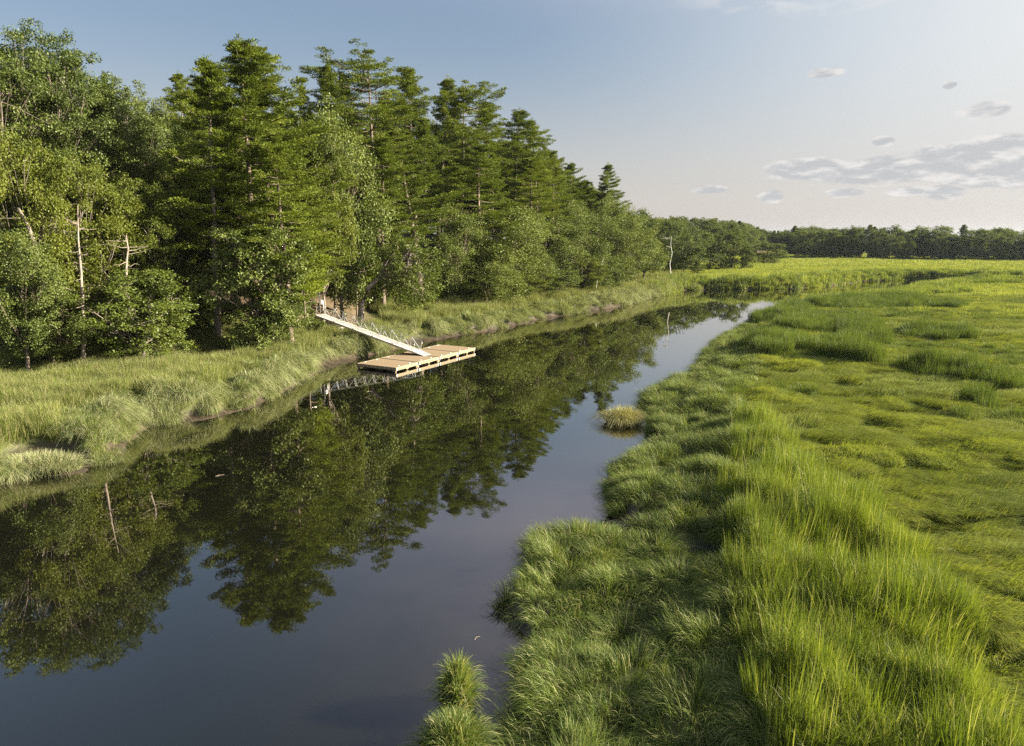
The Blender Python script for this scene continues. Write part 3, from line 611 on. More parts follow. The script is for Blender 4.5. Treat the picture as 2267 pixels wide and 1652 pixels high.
far_row(138, 385, 190, 390, 13, 3, 12, jl, 'palest tree at the back of the far meadow', 'hazy trees at the back of the far meadow', .15, (15, 20))
far_row(146, 330, 205, 303, 13, 3, 10, jit, 'tree in the left half of the dark wood across the meadow', 'trees in the left half of the wood across the meadow', .15, (10, 20))
far_row(205, 303, 262, 290, 13, 3, 10, jit, 'tree in the right half of the dark wood across the meadow', 'trees in the right half of the wood across the meadow', .15, (10, 20))
ORD = ['zeroth', 'first', 'second', 'third', 'fourth', 'fifth', 'sixth', 'seventh', 'eighth', 'ninth', 'tenth', 'eleventh', 'twelfth', 'thirteenth', 'fourteenth', 'fifteenth', 'sixteenth', 'seventeenth', 'eighteenth', 'nineteenth']
def ordi(i):
    if i < 20: return ORD[i]
    return f'{i}' + ('th' if 10 < i % 100 < 14 else {1: 'st', 2: 'nd', 3: 'rd'}.get(i % 10, 'th'))
byl = {}
for o_ in COL.objects:
    if o_.parent is None and o_.get('group') and o_.get('label'): byl.setdefault(o_['label'], []).append(o_)
for lb, os_ in byl.items():
    if len(os_) < 2: continue
    os_.sort(key=lambda o_: px_of(o_.location.x, o_.location.y, 3)[0])
    for i, o_ in enumerate(os_): o_['label'] = f'{ordi(i + 1)} from the left, {lb}'
print('TREES', len(USED), nf, ns)

# --- bare trunks and snags
def bare(name, pts, radii, mat, label, cat, twigs=8, seed=0, tl_=1.6, group=None):
    rng = np.random.default_rng(seed); pts = np.array(pts, float); lst = [(pts, radii)]
    for i in range(twigs):
        t = rng.uniform(.3, .97) * (len(pts) - 1); k = int(t); q = pts[k] + (pts[min(k + 1, len(pts) - 1)] - pts[k]) * (t - k); a = rng.uniform(0, 6.28); l = rng.uniform(.4, 1) * tl_
        e = q + [math.cos(a) * l, math.sin(a) * l, rng.normal(.15, .3)]; lst.append((curve(q, e, -.05, 4, rng, .04), np.linspace(.03, .008, 4)))
    v, f = tubes(lst, 8); o_ = pts[0].copy(); o = link(name, mesh_np(name, v - o_, f, M[mat], smooth=True), loc=tuple(o_)); return tag(o, label, cat, group)
def wp3(X, Y, depth):
    r = ray(X, Y); return np.array([r[0] / r[1] * depth, depth, CAM_H + r[2] / r[1] * depth])
bare('dead_tree', [wp3(x_, y_, 55) for x_, y_ in ((185, 800), (184, 700), (179, 600), (173, 530), (172, 455))], np.linspace(.17, .03, 5), 'deadwood', 'slim dead snag with bare side twigs standing in front of the wood on the left', 'dead tree', 22, 1, 1.8)
bare('tree_trunk', [wp3(x_, y_, 54) for x_, y_ in ((112, 720), (98, 665), (85, 600), (78, 545), (62, 500), (40, 460))], np.linspace(.30, .10, 6), 'bark_pale', 'pale leaning trunk among the leaves near the left edge', 'tree trunk', 10, 2, 2.2)
bare('dead_tree', [wp3(x_, y_, 57) for x_, y_ in ((280, 640), (279, 590), (283, 550), (279, 520))], np.linspace(.13, .04, 4), 'deadwood', 'forked dead stem above the small bright green tree', 'dead tree', 14, 3, 2.0)
bare('birch_tree', [wp3(x_, y_, 152) for x_, y_ in ((1484, 606), (1482, 585), (1487, 560), (1484, 540), (1486, 522))], np.linspace(.12, .04, 5), 'birch', 'dead white birch standing at the bend beyond the wood', 'birch', 8, 4, 2.5)
bare('birch_tree', [wp3(x_, y_, 127) for x_, y_ in ((1318, 640), (1322, 615), (1330, 590), (1334, 575))], np.linspace(.16, .07, 4), 'birch', 'leaning white birch trunk under the waterside oaks', 'birch', 4, 5, 1.5)
# slim trunks around the clearing
for X_, b_, t_, dp, rr_ in ((741, 680, 470, 88, .20), (764, 672, 520, 92, .18), (789, 690, 560, 86, .13), (720, 655, 480, 95, .16), (822, 660, 500, 96, .20)):
    pp = [wp3(X_, b_, dp), wp3(X_ + rnd.uniform(-3, 3), (b_ + t_) / 2, dp), wp3(X_ + rnd.uniform(-5, 8), t_, dp)]; pp[0][2] = gz(pp[0][0], pp[0][1]) - .2
    bare('tree_trunk', pp, np.linspace(rr_, rr_ * .6, 3), 'bark', {741: 'straight bare pine trunk nearest the top of the gangway', 764: 'slightly curved trunk in the middle of the clearing', 789: 'thinnest trunk in the clearing, next to the leaning oak', 720: 'shaded trunk at the left back of the clearing', 822: 'shaded trunk behind the leaning oak'}[X_], 'tree trunk', 7, X_, 1.4)
# leaning oak beside the gangway: curved pale trunk and its own crown
q = [wp3(795, 700, 81), wp3(800, 672, 81), wp3(815, 640, 81), wp3(842, 610, 81.5), wp3(872, 590, 82), wp3(905, 560, 82.5)]
q[0][2] = gz(q[0][0], q[0][1]) - .3
e = bpy.data.objects.new('oak_tree', None); COL.objects.link(e); base = q[0].copy(); e.location = tuple(base)
tag(e, 'oak with a thick curved pale trunk leaning out beside the gangway', 'oak tree')
rng = np.random.default_rng(5); lst = [(np.array(q) - base, np.array([.42, .36, .30, .26, .2, .1]))]
cens = []
for i in range(105):
    g = norm(rng.normal(0, 1, 3)); c_ = wp3(905, 603, 82.5) + g * np.array([4.3, 3.2, 4.6]) * rng.uniform(.45, 1.0); c_[2] = max(c_[2], gz(c_[0], c_[1]) + .8); cens.append(c_ - base)
    if i % 2 == 0: lst.append((curve(np.array(q)[rng.integers(3, 6)] - base, cens[-1], .3, 6, rng, .12), np.linspace(.07, .015, 6)))
v, f = tubes(lst, 8); link('trunk', mesh_np('trunk', v, f, M['deadwood'], smooth=True), e)
cens = np.array(cens); m_ = 150; ci = np.repeat(np.arange(len(cens)), m_); off = norm(rng.normal(0, 1, (len(ci), 3)) + [0, 0, .2]) * (rng.random((len(ci), 1)) ** .5) * [1, 1, .65]
P = cens[ci] + off * rng.uniform(.6, 1.1, len(cens))[ci][:, None]; n = len(P)
v, f = cards(P, off + rng.normal(0, .6, off.shape), off * .6 + rng.normal(0, .5, off.shape) + [0, 0, .8], rng.uniform(.16, .26, n), rng.uniform(.1, .16, n))
link('crown', mesh_np('crown', v, f, M['bush'], attrs={'tint': np.repeat(np.clip(rng.random(len(cens))[ci] * .4 + rng.random(n) * .6, 0, 1), 4)}), e)
#@@PART3
# ------------------------------------------------------------------ floating dock
A2 = at(875.3, 813, .52); C2 = at(1052.3, 768, .52)
u = Vector((C2[0] - A2[0], C2[1] - A2[1], 0)); DL = u.length; u.normalize(); nn_ = Vector((-u.y, u.x, 0))  # inland
WD = 4.6; NM = 4; ml = DL / NM; rzd = math.atan2(u.y, u.x)
dock = bpy.data.objects.new('floating_dock', None); COL.objects.link(dock); dock.location = (A2[0], A2[1], -.08); dock.rotation_euler = (0, 0, rzd)
tag(dock, 'long wooden floating dock of four joined sections on the river', 'dock')
for k in range(NM):                         # x along the dock, y inland
    x0 = k * ml + .06; x1 = (k + 1) * ml - .06; xm = (x0 + x1) / 2; l = x1 - x0
    dk = MB(); dk.box((0, 0, 0), (l - .12, WD - .16, .04)); d_ = dk.build('deck', M['deck'], dock, loc=(xm, WD / 2, .50))
    fm = MB(); fm.box((xm, .04, .36), (l, .08, .24)); fm.box((xm, WD - .04, .36), (l, .08, .24)); fm.box((x0 + .03, WD / 2, .37), (.06, WD - .162, .21)); fm.box((x1 - .03, WD / 2, .37), (.06, WD - .162, .21))
    fr = fm.build('frame', M['fascia'], d_, .01, loc=(-xm, -WD / 2, -.50))
    eg = MB(); eg.box((xm, .03, .505), (l - .02, .13, .05)); eg.box((xm, WD - .03, .505), (l - .02, .13, .05)); eg.build('edging', M['edge'], d_, .015, loc=(-xm, -WD / 2, -.50))
    fl = MB()
    for yy in (.95, 2.3, 3.65): fl.box((xm, yy, .08), (l - .6, .9, .36))
    fl.build('float', M['float'], d_, .05, loc=(-xm, -WD / 2, -.50))
    po = MB()
    for xx in (x0 + .09, x1 - .09):
        for yy in (.14, WD - .14): po.box((xx, yy, .18), (.14, .12, .42))
    po.build('corner_post', M['fascia'], d_, .01, loc=(-xm, -WD / 2, -.50))
    bk = MB(); bk.add([(xm - .26, -.012, .242), (xm + .26, -.012, .242), (xm + .06, -.012, .13), (xm - .06, -.012, .13), (xm - .26, .05, .242), (xm + .26, .05, .242), (xm + .06, .05, .13), (xm - .06, .05, .13)],
                      [(0, 3, 2, 1), (4, 5, 6, 7), (0, 1, 5, 4), (1, 2, 6, 5), (2, 3, 7, 6), (3, 0, 4, 7)]); bk.build('bracket', M['fascia'], d_, loc=(-xm, -WD / 2, -.50))
    hw = MB()
    for xx in (x0 + .12, x1 - .12):
        hw.box((xx, -.012, .36), (.12, .018, .24))
    if k == 0: 
        for j in range(9): hw.box((x0 - .012, .35 + j * .5, .38), (.018, .06, .16))
    hw.build('hinge_plate', M['metal'], d_, loc=(-xm, -WD / 2, -.50))
    for xx in (x0 + l * .25, x0 + l * .75):
        for yy in (.32, WD - .32):
            cb = MB(); cb.bar((-.10, 0, .05), (.10, 0, .05), .025); cb.box((0, 0, .02), (.09, .04, .04)); cb.build('cleat', M['white'], d_, .008, loc=(xx - xm, yy - WD / 2, .024))
    if k < NM - 1:
        ft = MB(); ft.box((x1 + .06, .2, .20), (.10, .3, .34)); ft.box((x1 + .06, WD - .2, .20), (.10, .3, .34)); ft.build('joint_block', M['edge'], d_, .01, loc=(-xm, -WD / 2, -.50))
# ------------------------------------------------------------------ gangway
bot = at(925, 781, .62); G0 = Vector((bot[0], bot[1], .72))
PZ = 3.75
tp = at(707, 697, PZ); G1 = Vector((tp[0], tp[1], PZ))
gd = (G1 - G0); GLn = gd.length; gd.normalize(); side = gd.cross(Vector((0, 0, 1))).normalized(); gup = side.cross(gd).normalized(); print('GANG', G0, G1, GLn, gz(G1.x, G1.y))
if side.x > 0: side = -side                       # side points left / towards the camera side
gw = bpy.data.objects.new('gangway', None); COL.objects.link(gw); gw.location = G0; tag(gw, 'sloping aluminium gangway with truss railings from the pier down to the dock', 'gangway')
HW = .62; RH = 1.05; NPn = 10; st_ = GLn / NPn
def gp(s, w, h): return gd * s + side * w + gup * h
b = MB()
b.bar(gp(.05, 0, .03), gp(GLn, 0, .03), 2 * HW - .06, .05, up=gup); b.build('walkway', M['walk'], gw)
b = MB()
for i in range(int(GLn / .35)): b.bar(gp(.2 + i * .35, -HW + .05, .062), gp(.2 + i * .35, HW - .05, .062), .02, .012, up=gup)
b.build('tread_strip', M['metal'], gw)
for w in (-1, 1):
    b = MB(); b.bar(gp(0, w * HW, -.02), gp(GLn, w * HW, -.02), .09, .17, up=gup); b.build('side_beam', M['walk'], gw, .006)
    b = MB(); rail = gp(.55, w * HW, RH); 
    b.tube([gp(GLn, w * HW, RH), gp(.55, w * HW, RH)], .026, 8); b.tube([gp(.55, w * HW, RH), gp(.22, w * HW, RH - .08), gp(.08, w * HW, RH - .3), gp(.22, w * HW, .55), gp(.5, w * HW, .1)], .024, 8)
    b.build('handrail', M['metal'], gw)
    b = MB()
    for i in range(NPn + 1): b.bar(gp(.15 + i * st_ * .985, w * HW, .06), gp(.15 + i * st_ * .985, w * HW, RH - .02), .034)
    b.build('upright', M['metal'], gw)
    b = MB()
    for i in range(1, NPn, 2):
        t0 = .15 + i * st_ * .985
        b.bar(gp(t0, w * HW, RH - .03), gp(t0 - st_ * .97, w * HW, .08), .045); b.bar(gp(t0, w * HW, RH - .03), gp(t0 + st_ * .97, w * HW, .08), .028)
    b.build('diagonal', M['metal'], gw)
    b = MB()
    for hh in (.35, .7): b.tube([gp(.2, w * (HW - .03), hh), gp(GLn, w * (HW - .03), hh)], .011, 5)
    b.build('cable', M['metal'], gw)
b = MB(); b.bar(gp(.1, -HW, -.06), gp(.1, HW, -.06), .1); b.bar(gp(0, 0, .05), gp(-.35, 0, .03), 1.24, .02, up=gup)
lo = Vector(gp(-.35, 0, .03)); f2 = Vector((-gd.x, -gd.y, 0)).normalized(); zl_ = .462 - G0.z
b.add([tuple(lo + side * .62), tuple(lo - side * .62), tuple(Vector((lo.x, lo.y, zl_)) + f2 * .8 - side * .62), tuple(Vector((lo.x, lo.y, zl_)) + f2 * .8 + side * .62),
       tuple(lo + side * .62 - Vector((0, 0, .02))), tuple(lo - side * .62 - Vector((0, 0, .02))), tuple(Vector((lo.x, lo.y, zl_ - .02)) + f2 * .8 - side * .62), tuple(Vector((lo.x, lo.y, zl_ - .02)) + f2 * .8 + side * .62)],
      [(0, 1, 2, 3), (7, 6, 5, 4), (0, 4, 5, 1), (1, 5, 6, 2), (2, 6, 7, 3), (3, 7, 4, 0)])
b.build('toe_plate', M['plate'], gw)
for w in (-.45, .45):
    c0 = Vector(gp(.12, w, 0)); c0.z = .535 - G0.z; b = MB(); b.tube([c0 - side * .05, c0 + side * .05], .09, 14); b.build('roller', M['float'], gw)
# ------------------------------------------------------------------ pier platform at the head of the gangway
gh = Vector((gd.x, gd.y, 0)).normalized(); sh_ = Vector((side.x, side.y, 0)).normalized()
pier = bpy.data.objects.new('pier_platform', None); COL.objects.link(pier); pier.location = (G1.x, G1.y, 0); pier.rotation_euler = (0, 0, math.atan2(gh.y, gh.x))
tag(pier, 'small wooden pier platform half hidden by leaves at the head of the gangway', 'pier')
PZ0 = PZ + .04; sgn = 1 if sh_.dot(Vector((-gh.y, gh.x, 0))) > 0 else -1
b = MB(); b.box((2.3, sgn * 1.2, PZ0 - .03), (4.6, 4.6, .06)); b.build('platform_deck', M['boards2'], pier)
b = MB()
for yy in (-2.3, 2.3): b.box((2.3, sgn * 1.2 + yy, PZ0 - .20), (4.6, .08, .24))
for xx in (.04, 4.56): b.box((xx, sgn * 1.2, PZ0 - .20), (.08, 4.5, .24))
b.build('platform_beam', M['fascia'], pier)
for xx in (.3, 4.3):
    for yy in (-2.0, 2.0):
        b = MB(); b.box((0, 0, 0), (.18, .18, 3.2)); b.build('pile', M['darkwood'], pier, .01, loc=(xx, sgn * 1.2 + yy, PZ0 - 1.9))
b = MB()
for xx in (.1, 1.6, 3.1, 4.5): b.box((xx, sgn * 1.2 + sgn * 2.2, PZ0 + .55), (.07, .07, 1.1))
for hh in (.45, .8, 1.1): b.box((2.3, sgn * 1.2 + sgn * 2.25, PZ0 + hh), (4.5, .035, .07))
b.build('railing', M['white'], pier)
# hoist frame over the head of the gangway
def rel(a, bb, h): return (G1.x + gh.x * a + sh_.x * bb, G1.y + gh.y * a + sh_.y * bb, PZ0 + h)
fr = bpy.data.objects.new('hoist_frame', None); COL.objects.link(fr); fr.location = rel(1.0, 0, 0); tag(fr, 'white metal goal-shaped frame rising above the pier platform', 'metal frame')
for s_ in (-1, 1):
    b = MB(); b.bar(tuple(sh_ * s_ * 1.15), tuple(sh_ * s_ * 1.15 + Vector((0, 0, 2.7))), .1); b.bar(tuple(sh_ * s_ * 1.15 + Vector((0, 0, 2.3))), tuple(sh_ * s_ * .75 + Vector((0, 0, 2.7))), .06); b.build('post', M['metal'], fr)
b = MB(); b.bar(tuple(sh_ * -1.2 + Vector((0, 0, 2.75))), tuple(sh_ * 1.2 + Vector((0, 0, 2.75))), .1); b.build('crossbar', M['metal'], fr)
sg = bpy.data.objects.new('notice_board', None); COL.objects.link(sg); sg.location = rel(.35, -1.0, 0); sg.rotation_euler = (0, 0, math.atan2(sh_.y, sh_.x)); tag(sg, 'small pale notice board on the river side of the pier head', 'sign')
b = MB(); b.box((0, 0, 1.25), (.5, .05, .38)); b.build('board', M['paper'], sg, .01); b = MB(); b.box((0, .04, .7), (.07, .04, 1.4)); b.build('post', M['white'], sg)
b = MB(); b.box((0, -.03, 1.45), (.54, .04, .03)); b.box((0, -.03, 1.05), (.54, .04, .03)); b.box((-.26, -.03, 1.25), (.03, .04, .37)); b.box((.26, -.03, 1.25), (.03, .04, .37)); b.build('border', M['metal'], sg)
# rocks, and a far metal rail in the trees
def rock(x, y, r, label, seed, group='boulders in the clearing'):
    rng = np.random.default_rng(seed); import bmesh
    bm = bmesh.new(); bmesh.ops.create_icosphere(bm, subdivisions=3, radius=1)
    ph = rng.uniform(0, 6, 9)
    for v in bm.verts:
        c = v.co; k = 1 + .16 * math.sin(c.x * 3 + ph[0]) + .14 * math.sin(c.y * 4 + ph[1]) + .10 * math.sin(c.z * 5 + ph[2] + c.x * 3) + .05 * math.sin(c.x * 9 + c.y * 8)
        v.co = Vector((max(-.8, min(.8, c.x * k)) * r, max(-.75, min(.75, c.y * k)) * r * .75, max(-.6, min(.62, c.z * k)) * r * .8))
    me = bpy.data.meshes.new('boulder'); bm.to_mesh(me); bm.free(); me.materials.append(M['rock'])
    o = link('boulder', me, loc=(x, y, gz(x, y) + r * .3), rz=rng.uniform(0, 6)); tag(o, label, 'boulder', group)
for i, (X_, Y_, r_, lb) in enumerate([(1262, 1138, .55, 'pale boulder left of the pair between two trunks in the clearing'), (1275, 1150, .45, 'lower boulder touching the pale one between two trunks'), (1286, 1141, .5, 'right-hand boulder between two trunks in the clearing'),
                                       (1300, 1172, .5, 'first stone of the broken row above the gangway'), (1318, 1166, .45, 'stone in the middle of the broken row above the gangway'), (1338, 1168, .4, 'stone at the foot of the leaning oak'),
                                       (1340, 1112, .45, 'weathered rock at the back of the clearing left of the leaning oak'), (1362, 1110, .4, 'weathered rock at the back of the clearing touching the leaning oak')]):
    x_, y_ = at(X_ * .5901, Y_ * .5901, 4.2); rock(x_, y_, r_, lb, i)
mr = bpy.data.objects.new('metal_rail', None); COL.objects.link(mr); p0 = wp3(850, 640, 98); x_, y_ = p0[0], p0[1]; mr.location = (x_, y_, gz(x_, y_)); tag(mr, 'thin metal handrail glinting behind the leaves of the leaning oak', 'railing')
for j in range(4):
    b = MB(); b.bar((j * 1.3, j * .2, 0), (j * 1.3, j * .2, 1.8), .06); b.build('post', M['metal'], mr)
b = MB(); b.bar((0, 0, 1.8), (3.9, .6, 1.8), .06); b.bar((0, 0, 1.2), (3.9, .6, 1.2), .04); b.build('rail', M['metal'], mr)

# sticks afloat
for i, (X_, Y_, lb) in enumerate([(1711, 1388, 'stick floating off the right end of the dock reflection'), (1385, 1470, 'stick floating below the dock'), (825, 1785, 'pale leaf stem floating in the left water'), (1790, 2396, 'bent pale straw floating near the bottom of the picture')]):
    x_, y_ = at(X_ * .5901, Y_ * .5901, 0); b = MB(); l_ = .22 if i < 3 else .12; b.tube([(-l_, 0, .012), (0, .05, .02), (l_, 0, .012)], [.008, .012, .006], 6)
    o = b.build('floating_stick', M['deadwood'], None, loc=(x_, y_, 0)); o.rotation_euler = (0, 0, .3 * i); tag(o, lb, 'stick')

# ------------------------------------------------------------------ grass
def tuft(name, seed, n, rad_, hgt_, mat, width=.014, lean=.25, droop=.35, wind=(0, 0), seg=3, spread=1., stiff=1.6):
    rng = np.random.default_rng(seed); a = rng.uniform(0, 6.283, n); r = np.sqrt(rng.random(n)) * rad_; base = np.stack([r * np.cos(a), r * np.sin(a), np.full(n, -.06)], -1)
    hh = hgt_ * rng.uniform(.55, 1.1, n); th = a + rng.normal(0, .9, n)
    out = np.stack([np.cos(th), np.sin(th)], -1) * (rng.uniform(.1, 1, n) * lean)[:, None] * spread * hh[:, None] + np.array(wind) * hh[:, None] * rng.uniform(.6, 1.2, (n, 1))
    tt = np.linspace(0, 1, seg + 1); Vv = []; wd = width * rng.uniform(.6, 1.3, n); pa = rng.uniform(0, 3.14, n); side_ = np.stack([np.cos(pa), np.sin(pa), np.zeros(n)], -1)
    for t_ in tt:
        z = hh * (t_ - droop * t_ ** 3 * (np.linalg.norm(out, axis=1) / (hh + 1e-6)).clip(.3, 1.6))
        p = base + np.concatenate([out * t_ ** stiff, z[:, None]], 1); w = (wd * (1 - t_ ** 2 * .85))[:, None]
        Vv += [p - side_ * w / 2, p + side_ * w / 2]
    V_ = np.stack(Vv, 1); k = 2 * (seg + 1); b0 = np.arange(n)[:, None] * k; Fq = np.concatenate([np.concatenate([b0 + 2 * i, b0 + 2 * i + 1, b0 + 2 * i + 3, b0 + 2 * i + 2], 1) for i in range(seg)])
    return mesh_np(name, V_.reshape(-1, 3), Fq, M[mat], attrs={'tint': np.repeat(rng.random(n), k)})
def tuft_col(name, meshes):
    c = bpy.data.collections.new(name)
    for i, me in enumerate(meshes): c.objects.link(bpy.data.objects.new(f'{name}_{i}', me))
    return c
TC = {
 'tall': tuft_col('tall_tufts', [tuft('tt', 200 + i, 130, .42, 1.3, 'g_tall', .013, .5, .55, (.04, .02), 5) for i in range(4)] + [tuft('tt', 208, 60, .45, 1.75, 'g_tall', .020, .18, .12, (.04, 0), 4)]),
 'droop': tuft_col('droop_tufts', [tuft('td', 210 + i, 120, .40, 1.15, 'g_droop', .016, .45, .85, (.55, 0), 5, 1.1, 1.8) for i in range(4)]),
 'short': tuft_col('short_tufts', [tuft('ts', 220 + i, 220, .6, .58, 'g_short', .013, .35, .6, (1.0, 0), 4) for i in range(4)]),
 'reed': tuft_col('reed_tufts', [tuft('tr', 230 + i, 170, .55, 1.15, 'g_reed', .015, .35, .45, (.12, 0), 4) for i in range(4)]),
 'bank': tuft_col('bank_tufts', [tuft('tb', 240 + i, 170, .48, 1.2, 'g_bank', .015, .5, 1.0, (.6, 0), 5, 1.1, 1.9) for i in range(4)]),
 'patch': tuft_col('patch_tufts', [tuft('tp', 270 + i, 130, .45, 1.3, 'g_patch', .02, .28, .35, (.04, .02), 4) for i in range(4)]),
 'pale': tuft_col('pale_tufts', [tuft('tq', 280 + i, 150, .35, 1.25, 'g_pale', .018, .6, 1.1, (.5, 0), 5, 1.2, 1.8) for i in range(4)]),
 'far': tuft_col('far_tufts', [tuft('tf', 250 + i, 120, 1.5, .85, 'g_short', .07, .3, .3, (.1, 0), 2) for i in range(3)]),
 'fartall': tuft_col('fartall_tufts', [tuft('tg', 260 + i, 130, 1.2, 1.35, 'g_tall', .05, .2, .2, (.05, 0), 2) for i in range(3)]),
}
def scatter(name, col, P, yaw, tiltv, scl, label, nvar=4):
    """one object of uncountable grass: tufts set on its points"""
    n = len(P); me = bpy.data.meshes.new(name); me.vertices.add(n); me.vertices.foreach_set('co', np.asarray(P, np.float32).ravel())
    rng = np.random.default_rng(n); rot = np.stack([rng.normal(0, .08, n), tiltv + rng.normal(0, .08, n), yaw], -1)
    a = me.attributes.new('rot', 'FLOAT_VECTOR', 'POINT'); a.data.foreach_set('vector', rot.astype(np.float32).ravel())
    a = me.attributes.new('scl', 'FLOAT_VECTOR', 'POINT'); a.data.foreach_set('vector', np.asarray(scl, np.float32).ravel())
    a = me.attributes.new('idx', 'INT', 'POINT'); a.data.foreach_set('value', rng.integers(0, nvar, n).astype(np.int32))
    me.update(); o = link(name, me); tag(o, label, 'grass', kind='stuff')
    g = bpy.data.node_groups.new(name, 'GeometryNodeTree'); g.interface.new_socket('Geometry', in_out='INPUT', socket_type='NodeSocketGeometry'); g.interface.new_socket('Geometry', in_out='OUTPUT', socket_type='NodeSocketGeometry')
    gi = g.nodes.new('NodeGroupInput'); go = g.nodes.new('NodeGroupOutput'); ip = g.nodes.new('GeometryNodeInstanceOnPoints'); ci_n = g.nodes.new('GeometryNodeCollectionInfo')
    ci_n.inputs['Collection'].default_value = col; ci_n.inputs['Separate Children'].default_value = True; ci_n.inputs['Reset Children'].default_value = True
    def na(nm, dt):
        q_ = g.nodes.new('GeometryNodeInputNamedAttribute'); q_.data_type = dt; q_.inputs[0].default_value = nm; return next(s for s in q_.outputs if s.enabled and s.name == 'Attribute')
    e2r = g.nodes.new('FunctionNodeEulerToRotation'); k = g.links
    m2p = g.nodes.new('GeometryNodeMeshToPoints'); k.new(gi.outputs[0], m2p.inputs[0]); k.new(m2p.outputs[0], ip.inputs['Points'])
    k.new(ci_n.outputs[0], ip.inputs['Instance']); ip.inputs['Pick Instance'].default_value = True
    k.new(na('rot', 'FLOAT_VECTOR'), e2r.inputs[0]); k.new(e2r.outputs[0], ip.inputs['Rotation']); k.new(na('scl', 'FLOAT_VECTOR'), ip.inputs['Scale']); k.new(na('idx', 'INT'), ip.inputs['Instance Index'])
    k.new(ip.outputs[0], go.inputs[0]); md = o.modifiers.new('tufts', 'NODES'); md.node_group = g; print('SCATTER', name, n); return o

STRIP = ats([(1640, 935), (1590, 1060), (1600, 1180), (1615, 1330), (1660, 1500), (1700, 1652)], 1.2) + [(5.3, 9), (10.2, 9)] + ats([(2230, 1652), (2190, 1560), (2150, 1480), (2160, 1390), (2100, 1300), (2020, 1225), (1960, 1150), (1850, 1065), (1760, 1015), (1710, 940)], 1.2)
PATCH = [ats(l, 1.2) for l in (
    [(1650, 775), (1700, 745), (1790, 760), (1800, 790), (1700, 795)], [(1700, 730), (1800, 700), (1930, 715), (1960, 735), (1830, 745)], [(1830, 760), (1900, 735), (1965, 755), (1970, 775), (1850, 778)],
    [(1785, 655), (1900, 650), (2040, 665), (2050, 685), (1900, 690), (1800, 680)], [(1990, 735), (2100, 730), (2170, 755), (2080, 765), (2000, 752)], [(1920, 640), (2000, 632), (2040, 645), (1960, 652)], [(2050, 672), (2120, 672), (2130, 685), (2060, 688)],
    [(1990, 820), (2080, 815), (2266, 855), (2266, 868), (2100, 845)], [(1640, 690), (1760, 665), (1800, 690), (1700, 715)], [(2120, 885), (2200, 895), (2190, 912), (2110, 900)], [(1800, 780), (1880, 785), (1990, 805), (1960, 815), (1850, 800)],
    [(2140, 622), (2190, 618), (2200, 630), (2130, 632)])]
rng = np.random.default_rng(77)
def pts(x0, x1, y0, y1, dens):
    n = int((x1 - x0) * (y1 - y0) * dens); return rng.uniform(x0, x1, n), rng.uniform(y0, y1, n)
def seen(x, y, m=70):
    d = y * CP + 11 * SP; X = (x / d * FPX + 512); return (X > -m) & (X < 1024 + m)
def build(name, col, parts, label, nvar=4, lift=0.):
    Ps = []; Ys = []; Ts = []; Ss = []
    for x, y, yaw, til, s in parts:
        z = hgt(x, y); Ps.append(np.stack([x, y, z + lift], -1)); Ys.append(yaw); Ts.append(np.broadcast_to(til, x.shape)); Ss.append(s)
    return scatter(name, TC[col], np.concatenate(Ps), np.concatenate(Ys), np.concatenate(Ts), np.concatenate(Ss), label, nvar)
def sc(n, x, y, base, zvar=(.8, 1.2), nscale=.25, namp=.5):
    k = 1 + (fbm(x * nscale, y * nscale, 31) - .5) * namp * 2; s = base * rng.uniform(.85, 1.15, n); return np.stack([s, s, s * k * rng.uniform(*zvar, n)], -1)
def downhill(x, y):
    e_ = .6; gxx = hgt(x + e_, y) - hgt(x - e_, y); gyy = hgt(x, y + e_) - hgt(x, y - e_); return np.arctan2(-gyy, -gxx)
# tall strip
x, y = pts(4, 17, 8, 44, 13); k = inpoly(x, y, STRIP) & (fbm(x * .75, y * .75, 88, 3) > .33); x, y = x[k], y[k]; e1 = pdist(x, y, STRIP + STRIP[:1])[0]
build('tall_grass', 'tall', [(x, y, rng.uniform(0, 6.28, len(x)), 0, sc(len(x), x, y, .95, nscale=.5, namp=.75) * (.72 + .28 * sstep(e1, 0, 1.2))[:, None])], 'dense strip of tall bright cordgrass running up the right foreground', 5)
# drooping bank grass on the right
x, y = pts(-1.5, 34, 8, 120, 7); h_, inf = hgt(x, y, True)
k = inf['rs'] & (inf['mud'] < .4) & (inf['dR'] > .05) & (inf['dR'] < np.interp(y, [8, 28, 32, 60, 120], [9, 8, 6, 6, 5]) + 3 * (fbm(x * .3, y * .3, 8) - .5)) & ~inpoly(x, y, STRIP) & seen(x, y) & (rng.random(len(x)) < np.interp(y, [20, 50, 120], [1, .8, .35]))
x, y = x[k], y[k]; dR = inf['dR'][k]
_, bx, by = pdist(x, y, RIGHT); yaw = np.where(dR < 1.4, np.arctan2(by, bx), downhill(x, y)) + rng.normal(0, .5, len(x))
build('bank_grass', 'droop', [(x, y, yaw, .05, sc(len(x), x, y, 1.0 , nscale=.4, namp=.5) * (.9 + .3 * (fbm(x * .6, y * .6, 6) - .5))[:, None] * (np.interp(y, [20, 60, 120], [.9, 1.15, 1.5])[:, None] * np.stack([np.ones(len(x)), np.ones(len(x)), np.interp(y, [40, 60, 120], [1, .72, .5])], -1)))], 'lolling cordgrass along the right bank of the river')
